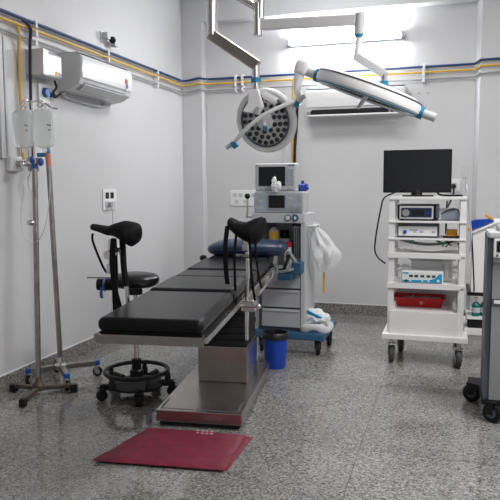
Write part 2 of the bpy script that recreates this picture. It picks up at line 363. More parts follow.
# gas alarm plate with hook
t = thing('gas_valve_plate', 'white wall plate with round blue valve knob above the drip bags', 'valve', (XL, 4.185, 2.10))
part(MB().bx(0, .02, -.075, .06, -.07, .075, .008), 'plate', WHITEPL, t)
part(MB().cyl((.02, -.01, .01), (.05, -.01, .01), .036, .032), 'knob', BLUEKNOB, t)
part(MB().tube([(.02, -.01, -.07), (.06, -.01, -.10), (.10, -.03, -.11)], .007), 'hook', CHROME, t)
part(MB().tube([(.02, -.01, -.07), (.06, .0, -.10), (.10, .03, -.11)], .007), 'hook', CHROME, t)
part(MB().cyl((.025, .06, .0), (.025, .11, .0), .018), 'outlet_stub', TEAL, t)
# gas outlet with flow meter
t = thing('gas_outlet', 'square white gas outlet with metal regulator on the left wall', 'gas outlet', (XL, 3.80, 1.565))
part(MB().bx(0, .04, -.075, .06, -.05, .055, .008), 'plate', WHITEPL, t)
part(MB().cyl((.04, .0, .005), (.10, .0, .005), .022, .019), 'coupling', STEEL, t)
part(MB().cyl((.09, -.02, .0), (.09, .12, .0), .015), 'regulator', CHROME, t)
part(MB().bx(.06, .13, .08, .13, -.05, .05, .01), 'valve_block', CHROME, t)
part(MB().cyl((.10, .05, .02), (.10, .05, .16), .018), 'flow_tube', CLEAR, t)
part(MB().lathe([(.004, -.19), (.03, -.185), (.038, -.15), (.036, -.09), (.018, -.06), (.018, -.02), (.004, -.02)], M.Translation((.11, .07, 0)), 20), 'humidifier_jar', CLEAR, t)

# ------------------------------------------------------------------ casters
def caster(root, x, y, r, w=.03, m_f=BLACK, ztop=None, ang=0., m_w=RUBBER, hub=GREY):
    ztop = ztop or 2*r+.03
    ca, sa = math.cos(ang), math.sin(ang)
    f = lambda a, b2, z: (x+a*ca-b2*sa, y+a*sa+b2*ca, z)
    b = MB(); rot = (0, 0, ang)
    b.cyl(f(0, 0, ztop), f(0, 0, 2*r+.008), .014)
    b.box(f(0, .0, 2*r+.008), (w+.022, r*1.1, .012), rot, .004)
    for s in (-1, 1): b.box(f(s*(w/2+.006), .006, r*1.45), (.006, r*.8, r*1.25), rot, .002)
    b.cyl(f(-w/2-.012, .0, r), f(w/2+.012, .0, r), .008)
    c = b.build('caster', m_f, root)
    mt = axm(f(0, 0, r), (ca, sa, 0))
    b = MB().lathe([(r*.35, -w/2), (r*.8, -w/2), (r*.95, -w*.4), (r, -w*.2), (r, w*.2), (r*.95, w*.4), (r*.8, w/2), (r*.35, w/2)], mt, 24)
    b.build('wheel', m_w, c)
    MB().lathe([(r*.1, -w*.56), (r*.5, -w*.54), (r*.55, -w*.4), (r*.55, w*.4), (r*.5, w*.54), (r*.1, w*.56)], mt, 18).build('hub', hub, c)
    return c

# ------------------------------------------------------------------ operating table
TR = R(7.3); TO = V((-1.36, 3.335, 0)); TILT = .024
tl = V((math.cos(TR), math.sin(TR), 0)); ta = V((-math.sin(TR), math.cos(TR), 0))
def tz(v, z): return z + TILT*(v+.77)
def tw(u, v, z): return TO+tl*u+ta*v+V((0, 0, z))
t = thing('operating_table', 'black padded operating table on a steel pedestal in the room centre', 'operating table', TO, TR)
b = MB().bx(-.255, .262, 0, 1.12, .03, .10, .006); part(b, 'base_plate', STEEL, t)
b = MB()
for x, y in ((-.2, .07), (.21, .07), (-.2, 1.05), (.21, 1.05), (0, .07)): b.cyl((x, y, 0), (x, y, .032), .035)
b.bx(-.235, .245, .02, 1.1, .008, .032); part(b, 'base_foot', RUBBER, t)
b = MB()
for x0, x1, y0, y1 in ((-.235, -.225, .03, .2), (-.235, -.03, .03, .036), (-.02, .235, .03, .036), (.228, .235, .03, .2)): b.bx(x0, x1, y0, y1, .0995, .1015)
part(b, 'cover_seam', SEAM, t)
part(MB().bx(-.145, .19, .575, .98, .10, .345, .006), 'pedestal', STEEL, t)
part(MB().bx(.190, .193, .62, .93, .13, .31, .002), 'access_panel', CHROME, t)
b = MB()
for k in range(9):
    z0 = .345+k*.043; b.bx(-.138+.006*(k % 2), .186-.006*(k % 2), .58, .97, z0, z0+.043, .008)
part(b, 'bellows', RUBBER, t)
trot = math.atan(TILT)
def tbox(u0, u1, v0, v1, z0, z1, bev=.0, seg=2, mb=None):
    v = (v0+v1)/2; mb = mb or MB()
    return mb.box(((u0+u1)/2, v, tz(v, (z0+z1)/2)), (u1-u0, v1-v0, z1-z0), (trot, 0, 0), bev, seg)
b = tbox(-.273, .226, -.75, 1.62, .695, .712, .003); tbox(-.278, .232, -.762, -.748, .684, .728, .002, mb=b); part(b, 'frame', STEEL, t)
for s in (-1, 1): part(tbox(s*.205-.02-.012, s*.205-.02+.012, .45, 1.4, .60, .696, .004), 'side_plate', STEEL, t)
b = tbox(-.12, .17, .55, 1.2, .64, .697, .006); part(b, 'under_frame', BLACK, t)
for s in (-1, 1):
    ur = .246 if s > 0 else -.285
    b = tbox(ur-.006, ur+.006, -.76, 1.66, .70, .728, .002)
    for v in (-.70, -.2, .3, .8, 1.3, 1.6): b.cyl((ur-s*.03, v, tz(v, .712)), (ur, v, tz(v, .712)), .01)
    part(b, 'side_rail', CHROME, t)
    b = tbox(ur-s*.024-.006, ur-s*.024+.006, -.755, 1.62, .688, .712, .002); part(b, 'edge_beam', STEEL, t)
def mattress(v0, v1, z1=.805, w=.231):
    b = tbox(-.274 if w > .2305 else -.255, w, v0, v1, .735, z1, .031, 4); return part(b, 'mattress_section', LEATHER, t)
mattress(-.765, -.055); mattress(-.045, .425, .812); mattress(.435, .72, .806, .242); mattress(.73, 1.28, .81, .246); mattress(1.29, 1.62, .81, .23)
b = tbox(-.266, .222, -.74, 1.6, .712, .736, .003); part(b, 'mattress_tray', BLACK, t)
b = MB()
for v in (.9, 1.15, 1.4): b.bx(.25, .29, v-.03, v+.03, tz(v, .685), tz(v, .738), .006)
b.cyl((.272, .55, tz(.55, .675)), (.272, 1.35, tz(1.35, .685)), .011)
part(b, 'rail_clamp', CHROME, t)
b = MB().cyl((.315, 1.58, tz(1.5, .69)), (.34, 1.66, tz(1.6, .77)), .014); b.sup((.34, 1.66, tz(1.6, .78)), (.02, .02, .02), None, 1, 1); part(b, 'head_knob', RUBBER, t)
b = MB().cyl((-.30, 1.52, tz(1.5, .72)), (-.33, 1.50, tz(1.5, .76)), .02); b.sup((-.335, 1.5, tz(1.5, .775)), (.03, .03, .025), None, 1, 1); part(b, 'head_knob', RUBBER, t)
# pillow
c = tw(.03, 1.54, tz(1.54, .858))
t = thing('pillow', 'dark blue vinyl pillow on the head end of the operating table', 'pillow', c, TR)
part(MB().sup((0, 0, 0), (.315, .20, .066), (trot, 0, 0), .75, .45, 40, 18), 'cushion', NAVY, t)
pw = lambda f: math.copysign(abs(f)**.45, f)
pp = [2*math.pi*k/48+.01 for k in range(48)]
part(MB().loft([(V((.315*pw(math.cos(a)), .2*pw(math.sin(a)), .2*pw(math.sin(a))*TILT)), .005) for a in pp], 8, True), 'piping', NAVY, t)

# leg holders
def strap(pts, w, m, root):
    """flat strap along pts, width along x"""
    P = catmull(pts, 6); b = MB(); rs = []
    for i, p in enumerate(P):
        q = (P[min(i+1, len(P)-1)]-P[max(i-1, 0)]).normalized(); n = V((1, 0, 0)).cross(q)
        n = n.normalized()*.003 if n.length > 1e-4 else V((0, .003, 0))
        x = V((w/2, 0, 0)); rs.append([p-x-n, p+x-n, p+x+n, p-x+n])
    b._rings(rs); return b
# left one
c = tw(-.325, -.29, tz(-.29, .715))
t = thing('leg_holder', 'black padded leg holder on the left rail in front of the stool', 'leg holder', c, 0)
secs = [((-.188, .02, .462), (0, .012, 0), (0, 0, .008)), ((-.18, .02, .462), (0, .035, 0), (0, 0, .018)), ((-.13, .01, .455), (0, .05, 0), (.0, 0, .02)), ((-.075, 0, .445), (0, .058, 0), (0, 0, .025)), ((-.03, 0, .452), (0, .075, 0), (.0, 0, .035)), ((.02, 0, .445), (0, .088, 0), (0, 0, .055)), ((.06, 0, .43), (0, .085, 0), (0, 0, .066)), ((.092, 0, .436), (0, .06, 0), (0, 0, .052)), ((.108, 0, .445), (0, .02, 0), (0, 0, .016))]
b = MB(); 
S = []
for i in range(len(secs)-1):
    for k in range(4):
        f = k/4; S.append(tuple(V(secs[i][j]).lerp(V(secs[i+1][j]), f) for j in range(3)))
S.append(tuple(V(q) for q in secs[-1])); b.rings(S, 24)
part(b, 'leg_pad', FABRIC, t)
part(MB().tube([(.03, 0, -.14), (.026, 0, .06), (.018, 0, .18)], .012), 'rod', CHROME, t)
part(MB().tube([(.020, 0, .15), (.008, 0, .26), (.004, 0, .40)], .017), 'padded_post', FABRIC, t, 'black upper post')
part(MB().tube([(.005, 0, .30), (-.01, -.005, .345), (-.05, -.01, .33), (-.065, -.01, .29)], .012), 'swivel_arm', CHROME, t)
b = MB().cyl((-.065, -.045, .32), (-.065, .035, .32), .022); b.cyl((-.065, -.005, .27), (-.062, -.005, .40), .014); b.bx(-.075, -.052, -.04, -.015, .22, .27, .005); part(b, 'swivel_joint', CHROME, t)
b = MB().bx(-.02, .055, -.04, .05, -.045, .03, .008); b.cyl((.015, -.055, -.0), (.015, -.035, -.0), .02); part(b, 'rail_clamp', CHROME, t)
part(strap([(-.02, -.05, .41), (-.028, -.055, .30), (-.018, -.055, .15), (.012, -.05, .02), (.02, -.04, -.06)], .03, FABRIC, t), 'strap', FABRIC, t)
part(strap([(-.06, .02, .40), (-.062, .03, .25), (-.058, .02, .05), (-.05, .02, -.08)], .034, FABRIC, t), 'strap', FABRIC, t)
part(MB().tube([(-.155, -.03, .43), (-.15, -.04, .39), (-.105, -.04, .28), (-.085, -.02, .225), (-.075, -.01, .235)], .0065), 'strap_loop', FABRIC, t)
part(strap([(-.055, .02, -.07), (-.05, .0, -.11), (-.045, 0, -.16)], .02, FABRIC, t), 'strap_end', OLDSTEEL, t, 'metal strap buckle end')
# right one
c = tw(.285, .10, tz(.1, .70))
t = thing('leg_holder', 'black padded leg holder with hanging straps on the right table rail', 'leg holder', c, 0)
secs = [((-.115, .03, .48), (0, .02, 0), (0, 0, .02)), ((-.11, .02, .47), (0, .07, 0), (0, 0, .035)), ((-.06, .01, .44), (0, .09, 0), (0, 0, .045)), ((-.01, 0, .425), (0, .10, 0), (0, 0, .055)), ((.04, 0, .425), (0, .10, 0), (0, 0, .075)), ((.075, .01, .445), (0, .085, 0), (0, 0, .066)), ((.092, .02, .46), (0, .05, 0), (0, 0, .045)), ((.098, .03, .465), (0, .015, 0), (0, 0, .012))]
S = []; b = MB()
for i in range(len(secs)-1):
    for k in range(4):
        f = k/4; S.append(tuple(V(secs[i][j]).lerp(V(secs[i+1][j]), f) for j in range(3)))
S.append(tuple(V(q) for q in secs[-1])); b.rings(S, 24); part(b, 'leg_pad', FABRIC, t)
part(MB().tube([(-.01, 0, -.205), (-.008, 0, .05), (-.002, 0, .25), (-.012, -.01, .40)], .0115), 'rod', CHROME, t)
b = MB().bx(-.03, .012, -.035, .02, .31, .40, .01); b.cyl((-.085, -.015, .285), (.02, -.015, .285), .010); b.cyl((-.012, -.04, .345), (-.012, .03, .345), .014); part(b, 'swivel_joint', CHROME, t)
b = MB().bx(-.035, .045, -.035, .045, -.035, .03, .008); b.cyl((-.10, -.03, -.0), (.075, -.03, -.0), .011); b.cyl((-.11, -.03, -.025), (-.095, -.03, .02), .012); b.sup((.07, -.03, -.0), (.016, .016, .016), None, 1, 1); part(b, 'rail_clamp', CHROME, t)
part(strap([(-.10, -.07, .46), (-.108, -.085, .35), (-.105, -.09, .22), (-.095, -.09, .13)], .026, FABRIC, t), 'strap', FABRIC, t)
part(strap([(-.045, -.07, .44), (-.055, -.08, .3), (-.052, -.085, .15), (-.05, -.08, .015)], .014, FABRIC, t), 'strap', FABRIC, t)
part(strap([(.03, -.06, .42), (.035, -.07, .3), (.045, -.07, .15), (.06, -.065, .04)], .014, FABRIC, t), 'strap', FABRIC, t)
part(strap([(.06, -.05, .43), (.065, -.06, .3), (.085, -.06, .16), (.10, -.06, .11)], .012, FABRIC, t), 'strap', FABRIC, t)

# ------------------------------------------------------------------ stool
t = thing('revolving_stool', 'black revolving stool with foot ring standing left of the table', 'stool', (-1.985, 3.79, 0))
part(MB().lathe([(.01, .745), (.13, .745), (.155, .76), (.165, .782), (.16, .805), (.138, .822), (.08, .834), (.005, .836)], None, 40), 'seat', LEATHER, t)
part(MB().cyl((0, 0, .69), (0, 0, .745), .05), 'seat_plate', BLACK, t)
part(MB().cyl((0, 0, .24), (0, 0, .70), .015), 'gas_lift', CHROME, t)
part(MB().lathe([(.045, .11), (.045, .17), (.032, .18), (.032, .25), (.014, .255)], None, 24), 'column', BLACK, t)
part(MB().lathe([(.02, .06), (.17, .062), (.185, .07), (.185, .08), (.165, .09), (.06, .118), (.02, .12)], None, 40), 'base', RUBBER, t)
part(MB().torus((0, 0, .168), .21, .0145), 'foot_ring', BLACK, t)
for k in range(5):
    a = R(18+72*k+12); 
    part(MB().lathe([(.022, .08), (.02, .13), (.015, .14), (.015, .168)], M.Translation((.208*math.cos(a), .208*math.sin(a), 0)), 14), 'ring_post', BLACK, t)
for k in range(5):
    a = R(36+18+72*k+30)
    b = MB().cyl((.15*math.cos(a), .15*math.sin(a), .085), (.25*math.cos(a), .25*math.sin(a), .09), .022); part(b, 'base_arm', RUBBER, t)
    caster(t, .245*math.cos(a), .245*math.sin(a), .037, .042, BLACK, .1, a+R(90), RUBBER, BLACK)
# roll with blue strap at the seat
c = V((-2.178, 3.735, .755))
t = thing('padded_roll', 'black padded roll with blue strap against the stool seat', 'padded roll', c, R(15))
part(MB().loft([((-.055, 0, 0), .02), ((-.05, 0, 0), .038), ((.06, .0, .0), .04), ((.068, 0, 0), .03)], 20), 'roll', FABRIC, t)
part(MB().torus((.0, 0, 0), .041, .006, M.Rotation(R(90), 4, 'Y'), 24, 6), 'strap', BLUEKNOB, t, 'blue strap')
part(MB().cyl((-.12, -.0, .046), (.05, .0, .046), .005), 'pin', STEEL, t)
part(strap([(-.01, -.04, -.01), (-.015, -.045, -.05), (-.012, -.04, -.085)], .018, FABRIC, t), 'strap_tail', BLUEKNOB, t, 'hanging blue strap end')

# ------------------------------------------------------------------ bucket and sheets
t = thing('waste_bucket', 'blue plastic waste bucket with black liner behind the pedestal', 'bucket', (-1.258, 4.70, 0))
part(MB().lathe([(.002, .002), (.076, .0), (.080, .01), (.098, .26), (.094, .262), (.075, .014), (.002, .012)], None, 36), 'bucket', BUCKET, t)
part(MB().lathe([(.086, .10), (.0965, .255), (.108, .245), (.109, .235), (.111, .25), (.108, .275), (.1, .284), (.09, .278), (.084, .22), (.08, .06), (.002, .05)], None, 36), 'bin_liner', BIN, t)
def sheet(pts, z, label, marks, sd):
    """folded sheet: quad corners subdivided into a soft slab"""
    n = 26; A, B, Cc, D = [V(p).to_3d() for p in pts]
    b = MB(); top = []; vs = []; fs = []
    for i in range(n+1):
        for j in range(n+1):
            u, v = i/n, j/n
            p = A.lerp(B, u).lerp(D.lerp(Cc, u), v)
            e = min(u, 1-u, v, 1-v)
            ed = V((noise.noise(V((u*4, v*4, sd))), noise.noise(V((v*4, u*4, sd+3))), 0))*.010
            h = .008*(1 if e > .0 else .25)+.004*noise.noise(V((p.x*7, p.y*7, sd)))+.004*max(0, noise.noise(V((p.x*14+2*p.y, p.y*3, sd+5))))
            if i in (0, n) or j in (0, n): h *= .5
            vs.append((p.x+ed.x, p.y+ed.y, z+max(.003, h)))
    for i in range(n):
        for j in range(n):
            a = i*(n+1)+j; fs.append((a, a+n+1, a+n+2, a+1))
    per = [i*(n+1) for i in range(n+1)]+[n*(n+1)+j for j in range(1, n+1)]+[i*(n+1)+n for i in range(n-1, -1, -1)]+[j for j in range(n-1, 0, -1)]
    base = len(vs)
    for k in per: vs.append((vs[k][0], vs[k][1], z))
    for k in range(len(per)): fs.append((per[k], per[(k+1) % len(per)], base+(k+1) % len(per), base+k))
    fs.append(tuple(range(base, base+len(per))))
    b._add(vs, fs)
    loc = (A+B+Cc+D)/4; loc.z = z
    t = thing('floor_sheet', label, 'sheet', loc, 0, None, True)
    sh = part(b, 'sheet', MAROON, t)
    if marks:
        for r in range(2):
            for k in range(4):
                x = -1.33+k*.026+r*.01; y = 3.24-r*.032+k*.003
                MB().bx(x, x+.013+.004*(k % 2), y, y+.018, z+.009, z+.0135).build('print_mark', PRINT, sh)
    return t
sheet([(-1.62, 2.80), (-1.012, 2.86), (-1.012, 3.30), (-1.60, 3.235)], .0, 'lower maroon plastic sheet, its edge showing right of the upper one', False, 1)
sheet([(-1.70, 2.745), (-1.018, 2.83), (-1.05, 3.29), (-1.625, 3.235)], .0125, 'upper maroon folded plastic sheet on the floor before the table', True, 2)

# ------------------------------------------------------------------ drip stands
t = thing('drip_stand', 'drip stand with brown three-foot base nearest the camera', 'drip stand', (-2.63, 3.60, 0))
part(MB().cyl((.0, 0, .05), (-.052, .12, 1.56), .0185), 'pole', OLDSTEEL, t)
part(MB().cyl((-.052, .12, 1.54), (-.066, .13, 1.985), .0065), 'extension_rod', CHROME, t)
b = MB().cyl((-.0515, .119, 1.53), (-.0523, .121, 1.565), .021); b.sup((-.05, .09, 1.59), (.02, .02, .024), None, 1, 1); b.sup((.0, .115, 1.575), (.02, .02, .028), None, 1, 1); part(b, 'height_knob', BLUEKNOB, t)
b = MB()
pts = [(-.066, .13, 1.985)]
for s in (-1, 1):
    b.tube([(-.066, .13, 1.975), (-.066+s*.05, .13, 1.985), (-.066+s*.085, .13, 1.975), (-.066+s*.093, .12, 1.945), (-.066+s*.075, .105, 1.935), (-.066+s*.062, .105, 1.955)], .0055)
b.tube([(-.066, .13, 1.975), (-.066, .08, 1.98), (-.066, .05, 1.95), (-.06, .06, 1.925)], .0055)
part(b, 'hook', CHROME, t)
part(MB().lathe([(.04, .03), (.04, .065), (.022, .09), (.017, .12)], None, 20), 'hub', RUST, t)
for dx, dy in ((-.20, -.0), (.20, .115), (.055, -.24)):
    l = math.hypot(dx, dy); a = math.atan2(dy, dx)
    b = MB().box((dx/2, dy/2, .045), (l, .036, .028), (0, 0, a), .005); p = part(b, 'foot', RUST, t)
    MB().box((dx, dy, .028), (.05, .045, .056), (0, 0, a), .01).build('foot_cap', RUBBER, p)
part(MB().sup((-.015, -.0, 1.17), (.03, .025, .02), None, 1, 1), 'pole_clip', CHROME, t)
part(MB().tube([(-.035, -.03, 1.42), (-.06, -.04, 1.2), (-.035, -.04, 1.07), (.05, -.03, 1.05), (.11, -.02, 1.15), (.12, .03, 1.35), (.09, .08, 1.5)], .0035), 'drip_tube', CLEAR, t)
t = thing('drip_stand', 'chrome drip stand with blue-tipped castor base behind the brown-footed one', 'drip stand', (-2.675, 3.93, 0))
part(MB().cyl((0, 0, .10), (-.065, .03, 1.63), .0185), 'pole', OLDSTEEL, t)
part(MB().cyl((-.0625, .029, 1.555), (-.066, .03, 1.645), .0195), 'pole_label', PINK, t, 'salmon label band')
part(MB().cyl((-.066, .03, 1.645), (-.068, .031, 1.69), .02, .012), 'pole_cap', BLUEKNOB, t)
part(MB().bx(-.14, -.08, .0, .04, 1.62, 1.65, .006), 'clamp', TEAL, t)
part(MB().lathe([(.05, .085), (.05, .115), (.024, .13), (.018, .17)], None, 20), 'hub', CHROME, t)
for k, (dx, dy, r) in enumerate(((.205, .165, .042), (.18, -.195, .042), (-.155, -.17, .042), (-.15, .17, .042))):
    l = math.hypot(dx, dy); a = math.atan2(dy, dx)
    p = part(MB().box((dx/2, dy/2, .10), (l, .038, .038), (0, 0, a), .004), 'foot', OLDSTEEL, t)
    MB().box((dx, dy, .10), (.034, .04, .042), (0, 0, a), .006).build('foot_tip', BLUEKNOB, p)
    caster(t, dx*1.0, dy*1.0, .036, .026, GREY, .09, a+R(70+40*k), RUBBER, OFFW)
solo('white_cap', MB().lathe([(.002, 0), (.02, 0), (.018, .012), (.002, .014)], M.Translation((-2.53, 4.17, 0)), 18), WHITEPL, 'tiny white plastic cap on the floor beside the blue-tipped castor', 'cap', (-2.53, 4.17, 0))
def bag(x, y, z, rz, label):
    t = thing('drip_bag', label, 'drip bag', (x, y, z), rz, 'clear drip bags')
    out = [(-.03, -.205), (-.055, -.195), (-.077, -.15), (-.08, -.0), (-.078, .03), (-.055, .05), (.055, .05), (.078, .03), (.08, 0), (.077, -.15), (.055, -.195), (.03, -.205)]
    b = MB(); rs = []
    for f, d in ((.86, -.03), (.97, -.022), (1, -.008), (1, .008), (.97, .022), (.86, .03)):
        rs.append([V((u*f, d, (w+.08)*f-.08)) for u, w in out])
    b._rings(rs); part(b, 'bag', BAGM, t)
    part(MB().cyl((0, 0, -.235), (0, 0, -.2), .014, .018), 'port', CLEAR, t)
    b = MB().torus((0, 0, .062), .016, .004, M.Rotation(R(90), 4, 'X'), 20, 6); part(b, 'hanger', CLEAR, t)
    b = MB()
    for k, (u, w) in enumerate(((.045, -.055), (.06, -.06), (.055, -.09))): b.bx(u-.006, u+.006, -.0325, -.030, w-.005, w+.005)
    part(b, 'print_mark', DGREY, t)
    return t
bag(-2.745, 3.70, 1.872, R(-8), 'clear drip bag hanging from the left hook of the drip stand')
bag(-2.595, 3.715, 1.872, R(6), 'clear drip bag hanging from the right hook of the drip stand')

# ------------------------------------------------------------------ surgical lights
MX, MY = -1.80, 3.98     # common ceiling mount
t = thing('ceiling_mount', 'steel ceiling column that carries both surgical lamps', 'lamp mount', (MX, MY, ZC))
part(MB().cyl((0, 0, 0), (0, 0, -.03), .2), 'ceiling_plate', WHITE, t)
part(MB().cyl((0, 0, -.03), (0, 0, -.80), .05), 'column', CHROME, t)
def ring_at(b, p, n, r, h): b.cyl(V(p)-V(n)*h/2, V(p)+V(n)*h/2, r)
def dome(root, cen, nrm, rad, thick, nled, face_r, prof=None):
    """nrm points out of the light face"""
    mt = axm(cen, nrm)
    part(MB().lathe(prof or [(.004, -thick), (rad*.35, -thick*.97), (rad*.7, -thick*.8), (rad*.93, -thick*.45), (rad, -thick*.15), (rad*.985, thick*.12), (rad*.93, thick*.22), (face_r*1.02, thick*.16), (face_r, 0), (.004, 0)], mt, 56), 'lamp_housing', SHELL, root)
    f = part(MB().lathe([(.004, -.002), (face_r*.99, -.002), (face_r*.99, .012), (.004, .014)], mt, 48), 'lamp_face', FACE, root)
    part(MB().torus((0, 0, 0), face_r*1.0, .007, mt, 56, 8) if False else MB().loft([(mt @ V((face_r*math.cos(2*math.pi*k/56), face_r*math.sin(2*math.pi*k/56), .018)), .007) for k in range(56)], 8, True), 'face_rim', DGREY, root)
    base = MB().lathe([(.002, 0), (.0155, 0), (.0145, .006), (.002, .004)], None, 14).build('lens', LENS)
    first = True
    for rr, n in nled:
        for k in range(n):
            a = 2*math.pi*(k+.5*(n % 2))/n
            o = base if first else base.copy()
            if not first: col.objects.link(o)
            first = False; o.parent = f
            o.matrix_local = M.Translation(-root.location) @ mt @ M.Translation((rr*face_r*math.cos(a), rr*face_r*math.sin(a), .0135)) if root.get('_world') else mt @ M.Translation((rr*face_r*math.cos(a), rr*face_r*math.sin(a), .0135))
    return mt
# lamp 1 (round face toward the viewer)
C1 = V((-1.155, 4.08, 1.832)); n1 = (V((-.12, -1, -.28))).normalized()
t = thing('surgical_lamp', 'round surgical lamp with dotted lens face above the table', 'surgical lamp', C1, 0, None, True)
mt = dome(t, C1, n1, .212, .075, [(.42, 9), (.64, 15), (.86, 21)], .165)
A0 = V((-1.515, 4.05, 2.396)); A1 = V((-1.215, 4.05, 2.19)); A2 = V((-1.21, 4.04, 1.96))
part(MB().cyl(A0+V((0, 0, -.0)), (A0.x, A0.y, 2.93), .035), 'drop_tube', CHROME, t)
b = MB().cyl((MX, MY, 2.96), (A0.x, A0.y, 2.96), .032); b.cyl((A0.x, A0.y, 3.0), (A0.x, A0.y, 2.9), .04); b.cyl((MX, MY, 3.0), (MX, MY, 2.925), .06); part(b, 'ceiling_arm', CHROME, t)
b = MB(); d = (A1-A0); a = math.atan2(d.z, d.x)
b.box((A0+A1)/2, (d.length+.04, .055, .075), (0, -a, 0), .012); part(b, 'spring_arm', STEEL, t)
part(MB().cyl(A1+V((0, 0, .02)), A2, .026), 'lower_tube', CHROME, t)
part(MB().cyl(A1+V((.002, -.003, -.085)), A1+V((.002, -.003, -.115)), .034), 'joint_ring', TEAL, t, 'teal joint ring')
b = MB().loft([(A2+V((0, 0, .06)), .030), (A2+V((0, -.02, .01)), .032), (A2+V((.0, -.04, -.05)), .026)], 18)
b.prism([(C1.x-.082, C1.z+.185), (C1.x-.024, C1.z+.19), (C1.x-.008, C1.z+.132), (C1.x+.006, C1.z+.08), (C1.x-.03, C1.z+.035), (C1.x-.122, C1.z+.055), (C1.x-.085, C1.z+.112)], C1.y-.115, C1.y-.055)
bmesh.ops.bevel(b.bm, geom=[e for e in b.bm.edges if len(e.link_faces) == 2 and e.calc_face_angle(0) > 1.2], offset=.012, segments=3, affect='EDGES'); b.wn = True; part(b, 'yoke_neck', SHELL, t)
part(MB().box(C1+V((.045, -.05, .14)), (.12, .05, .055), (0, R(32), 0), .02), 'yoke_block', SHELL, t)
# bowed bar across the face
pL, pR = C1+V((-.212, -.05, -.145)), C1+V((.225, -.05, .115))
pts = [pL, pL.lerp(pR, .12)+V((0, -.035, .01)), pL.lerp(pR, .3)+V((-.006, -.055, .022)), pL.lerp(pR, .5)+V((-.01, -.06, .030)), pL.lerp(pR, .7)+V((-.006, -.055, .022)), pL.lerp(pR, .88)+V((0, -.035, .01)), pR]
part(MB().tube(pts, .0135, 14), 'cross_bar', SHELL, t)
dv = (pR-pL).normalized()
for p, s in ((pL, -1), (pR, 1)):
    part(MB().cyl(p-dv*s*.03+V((0, .0, -.012)), p+dv*s*.005+V((0, .0, -.012)), .026), 'bar_joint', TEAL, t, 'teal bar joint')
    part(MB().cyl(p+dv*s*.005, p+dv*s*.055, .014), 'bar_grip', OFFW, t)
part(MB().box(C1+V((-.028, -.11, .055)), (.022, .03, .05), (0, R(30), 0), .003), 'bar_clip', GREY, t)
part(MB().lathe([(.003, .0), (.06, .0), (.056, .022), (.03, .032), (.003, .034)], mt, 28), 'centre_hub', SHELL, t)
hp = mt @ V((0, 0, .03)); hq = hp+V((.03, -.09, -.045))
part(MB().cyl(hp, hq, .014, .011), 'handle', WHITEPL, t)
part(MB().cyl(hq, hq+V((.008, -.02, -.012)), .014), 'handle_tip', TEAL, t, 'teal handle tip')
# lamp 2 (edge on)
Y2 = 4.10
C2 = V((-.495, Y2, 1.98)); e2 = V((.675, 0, -.271)).normalized(); vw = (C2-V((0, 0, 1.4))).normalized()
n2 = (-(e2.cross(vw))).normalized()
if n2.z < 0: n2 = -n2
n2 = (n2+vw*.055).normalized()
t = thing('surgical_lamp', 'large surgical lamp seen edge-on, tilted down to the right', 'surgical lamp', C2, 0, None, True)
mt = dome(t, C2-n2*.0, -n2, .342, .065, [(.3, 7), (.5, 12), (.7, 18), (.88, 24)], .28, [(.004, -.074), (.2, -.070), (.29, -.060), (.33, -.044), (.345, -.014), (.343, .016), (.328, .032), (.295, .035), (.285, .02), (.28, 0), (.004, 0)])
mt2 = axm(C2, n2)
part(MB().loft([(mt2 @ V((.334*math.cos(2*math.pi*k/64), .334*math.sin(2*math.pi*k/64), .041)), .0045) for k in range(64)], 8, True), 'top_seam', DGREY, t)
part(MB().loft([(mt2 @ V((.331*math.cos(2*math.pi*k/64), .331*math.sin(2*math.pi*k/64), -.031)), .0045) for k in range(64)], 8, True), 'lower_seam', TEAL, t)
part(MB().cyl(mt2 @ V((0, 0, -.0)), (mt2 @ V((0, 0, 0)))-n2*.10+V((-.02, -.05, 0)), .014, .011), 'handle', WHITEPL, t)
pl_, pr_ = C2-e2*.342, C2+e2*.342
part(MB().cyl(pl_+e2*.012, pl_-e2*.02, .042), 'end_joint', TEAL, t, 'teal end joint'); part(MB().cyl(pr_-e2*.012, pr_+e2*.02, .040), 'end_joint', TEAL, t, 'teal end joint')
part(MB().cyl(pl_-e2*.02, pl_-e2*.11, .029), 'end_grip', OFFW, t); part(MB().cyl(pr_+e2*.02, pr_+e2*.10, .027), 'end_grip', OFFW, t)
b = MB().sup((-.918, Y2-.02, 2.158), (.042, .04, .05), (0, R(20), 0), .6, .6)
b.loft([(V((-.925, Y2-.02, 2.14)), .034), (V((-.945, Y2-.02, 2.07)), .026), (V((-.95, Y2-.02, 2.01)), .022), (V((-.93, Y2-.03, 1.965)), .021), (V((-.918, Y2-.04, 1.945)), .015)], 18); part(b, 'end_fork', WHITEPL, t)
B0 = V((-1.215, Y2, 2.39)); B1 = V((-.56, Y2, 2.33))
b = MB().cyl(B0, B0+V((0, 0, .20)), .0295); b.cyl(B0+V((0, 0, -.006)), B0+V((0, 0, .012)), .032); b.cyl(B0+V((.018, 0, .10)), B0+V((.018, 0, .42)), .026); part(b, 'elbow_tube', CHROME, t)
b = MB(); q0, q1 = V((MX+.06, MY+.06, 2.87)), B0+V((0, 0, .165)); d = q1-q0
b.cyl(q0, q1, .024); b.cyl(q0+V((0, 0, .06)), q1+V((.02, 0, .085)), .012); part(b, 'spring_arm', CHROME, t)
b = MB().cyl((MX, MY, 2.92), (MX, MY, 2.82), .065); b.sup(q0, (.045, .045, .06), None, 1, 1); part(b, 'ceiling_arm', CHROME, t)
p0, p1 = B0+V((.02, 0, .062)), V((-.575, Y2, 2.435)); 
part(MB().box((p0+p1)/2+V((0, 0, 0)), ((p1-p0).length, .045, .066), (0, -math.atan2((p1-p0).z, (p1-p0).x), 0), .01), 'extension_arm', ALU, t)
part(MB().cyl((-.552, Y2, 2.475), (-.556, Y2, 2.345), .03), 'elbow_joint', OFFW, t)
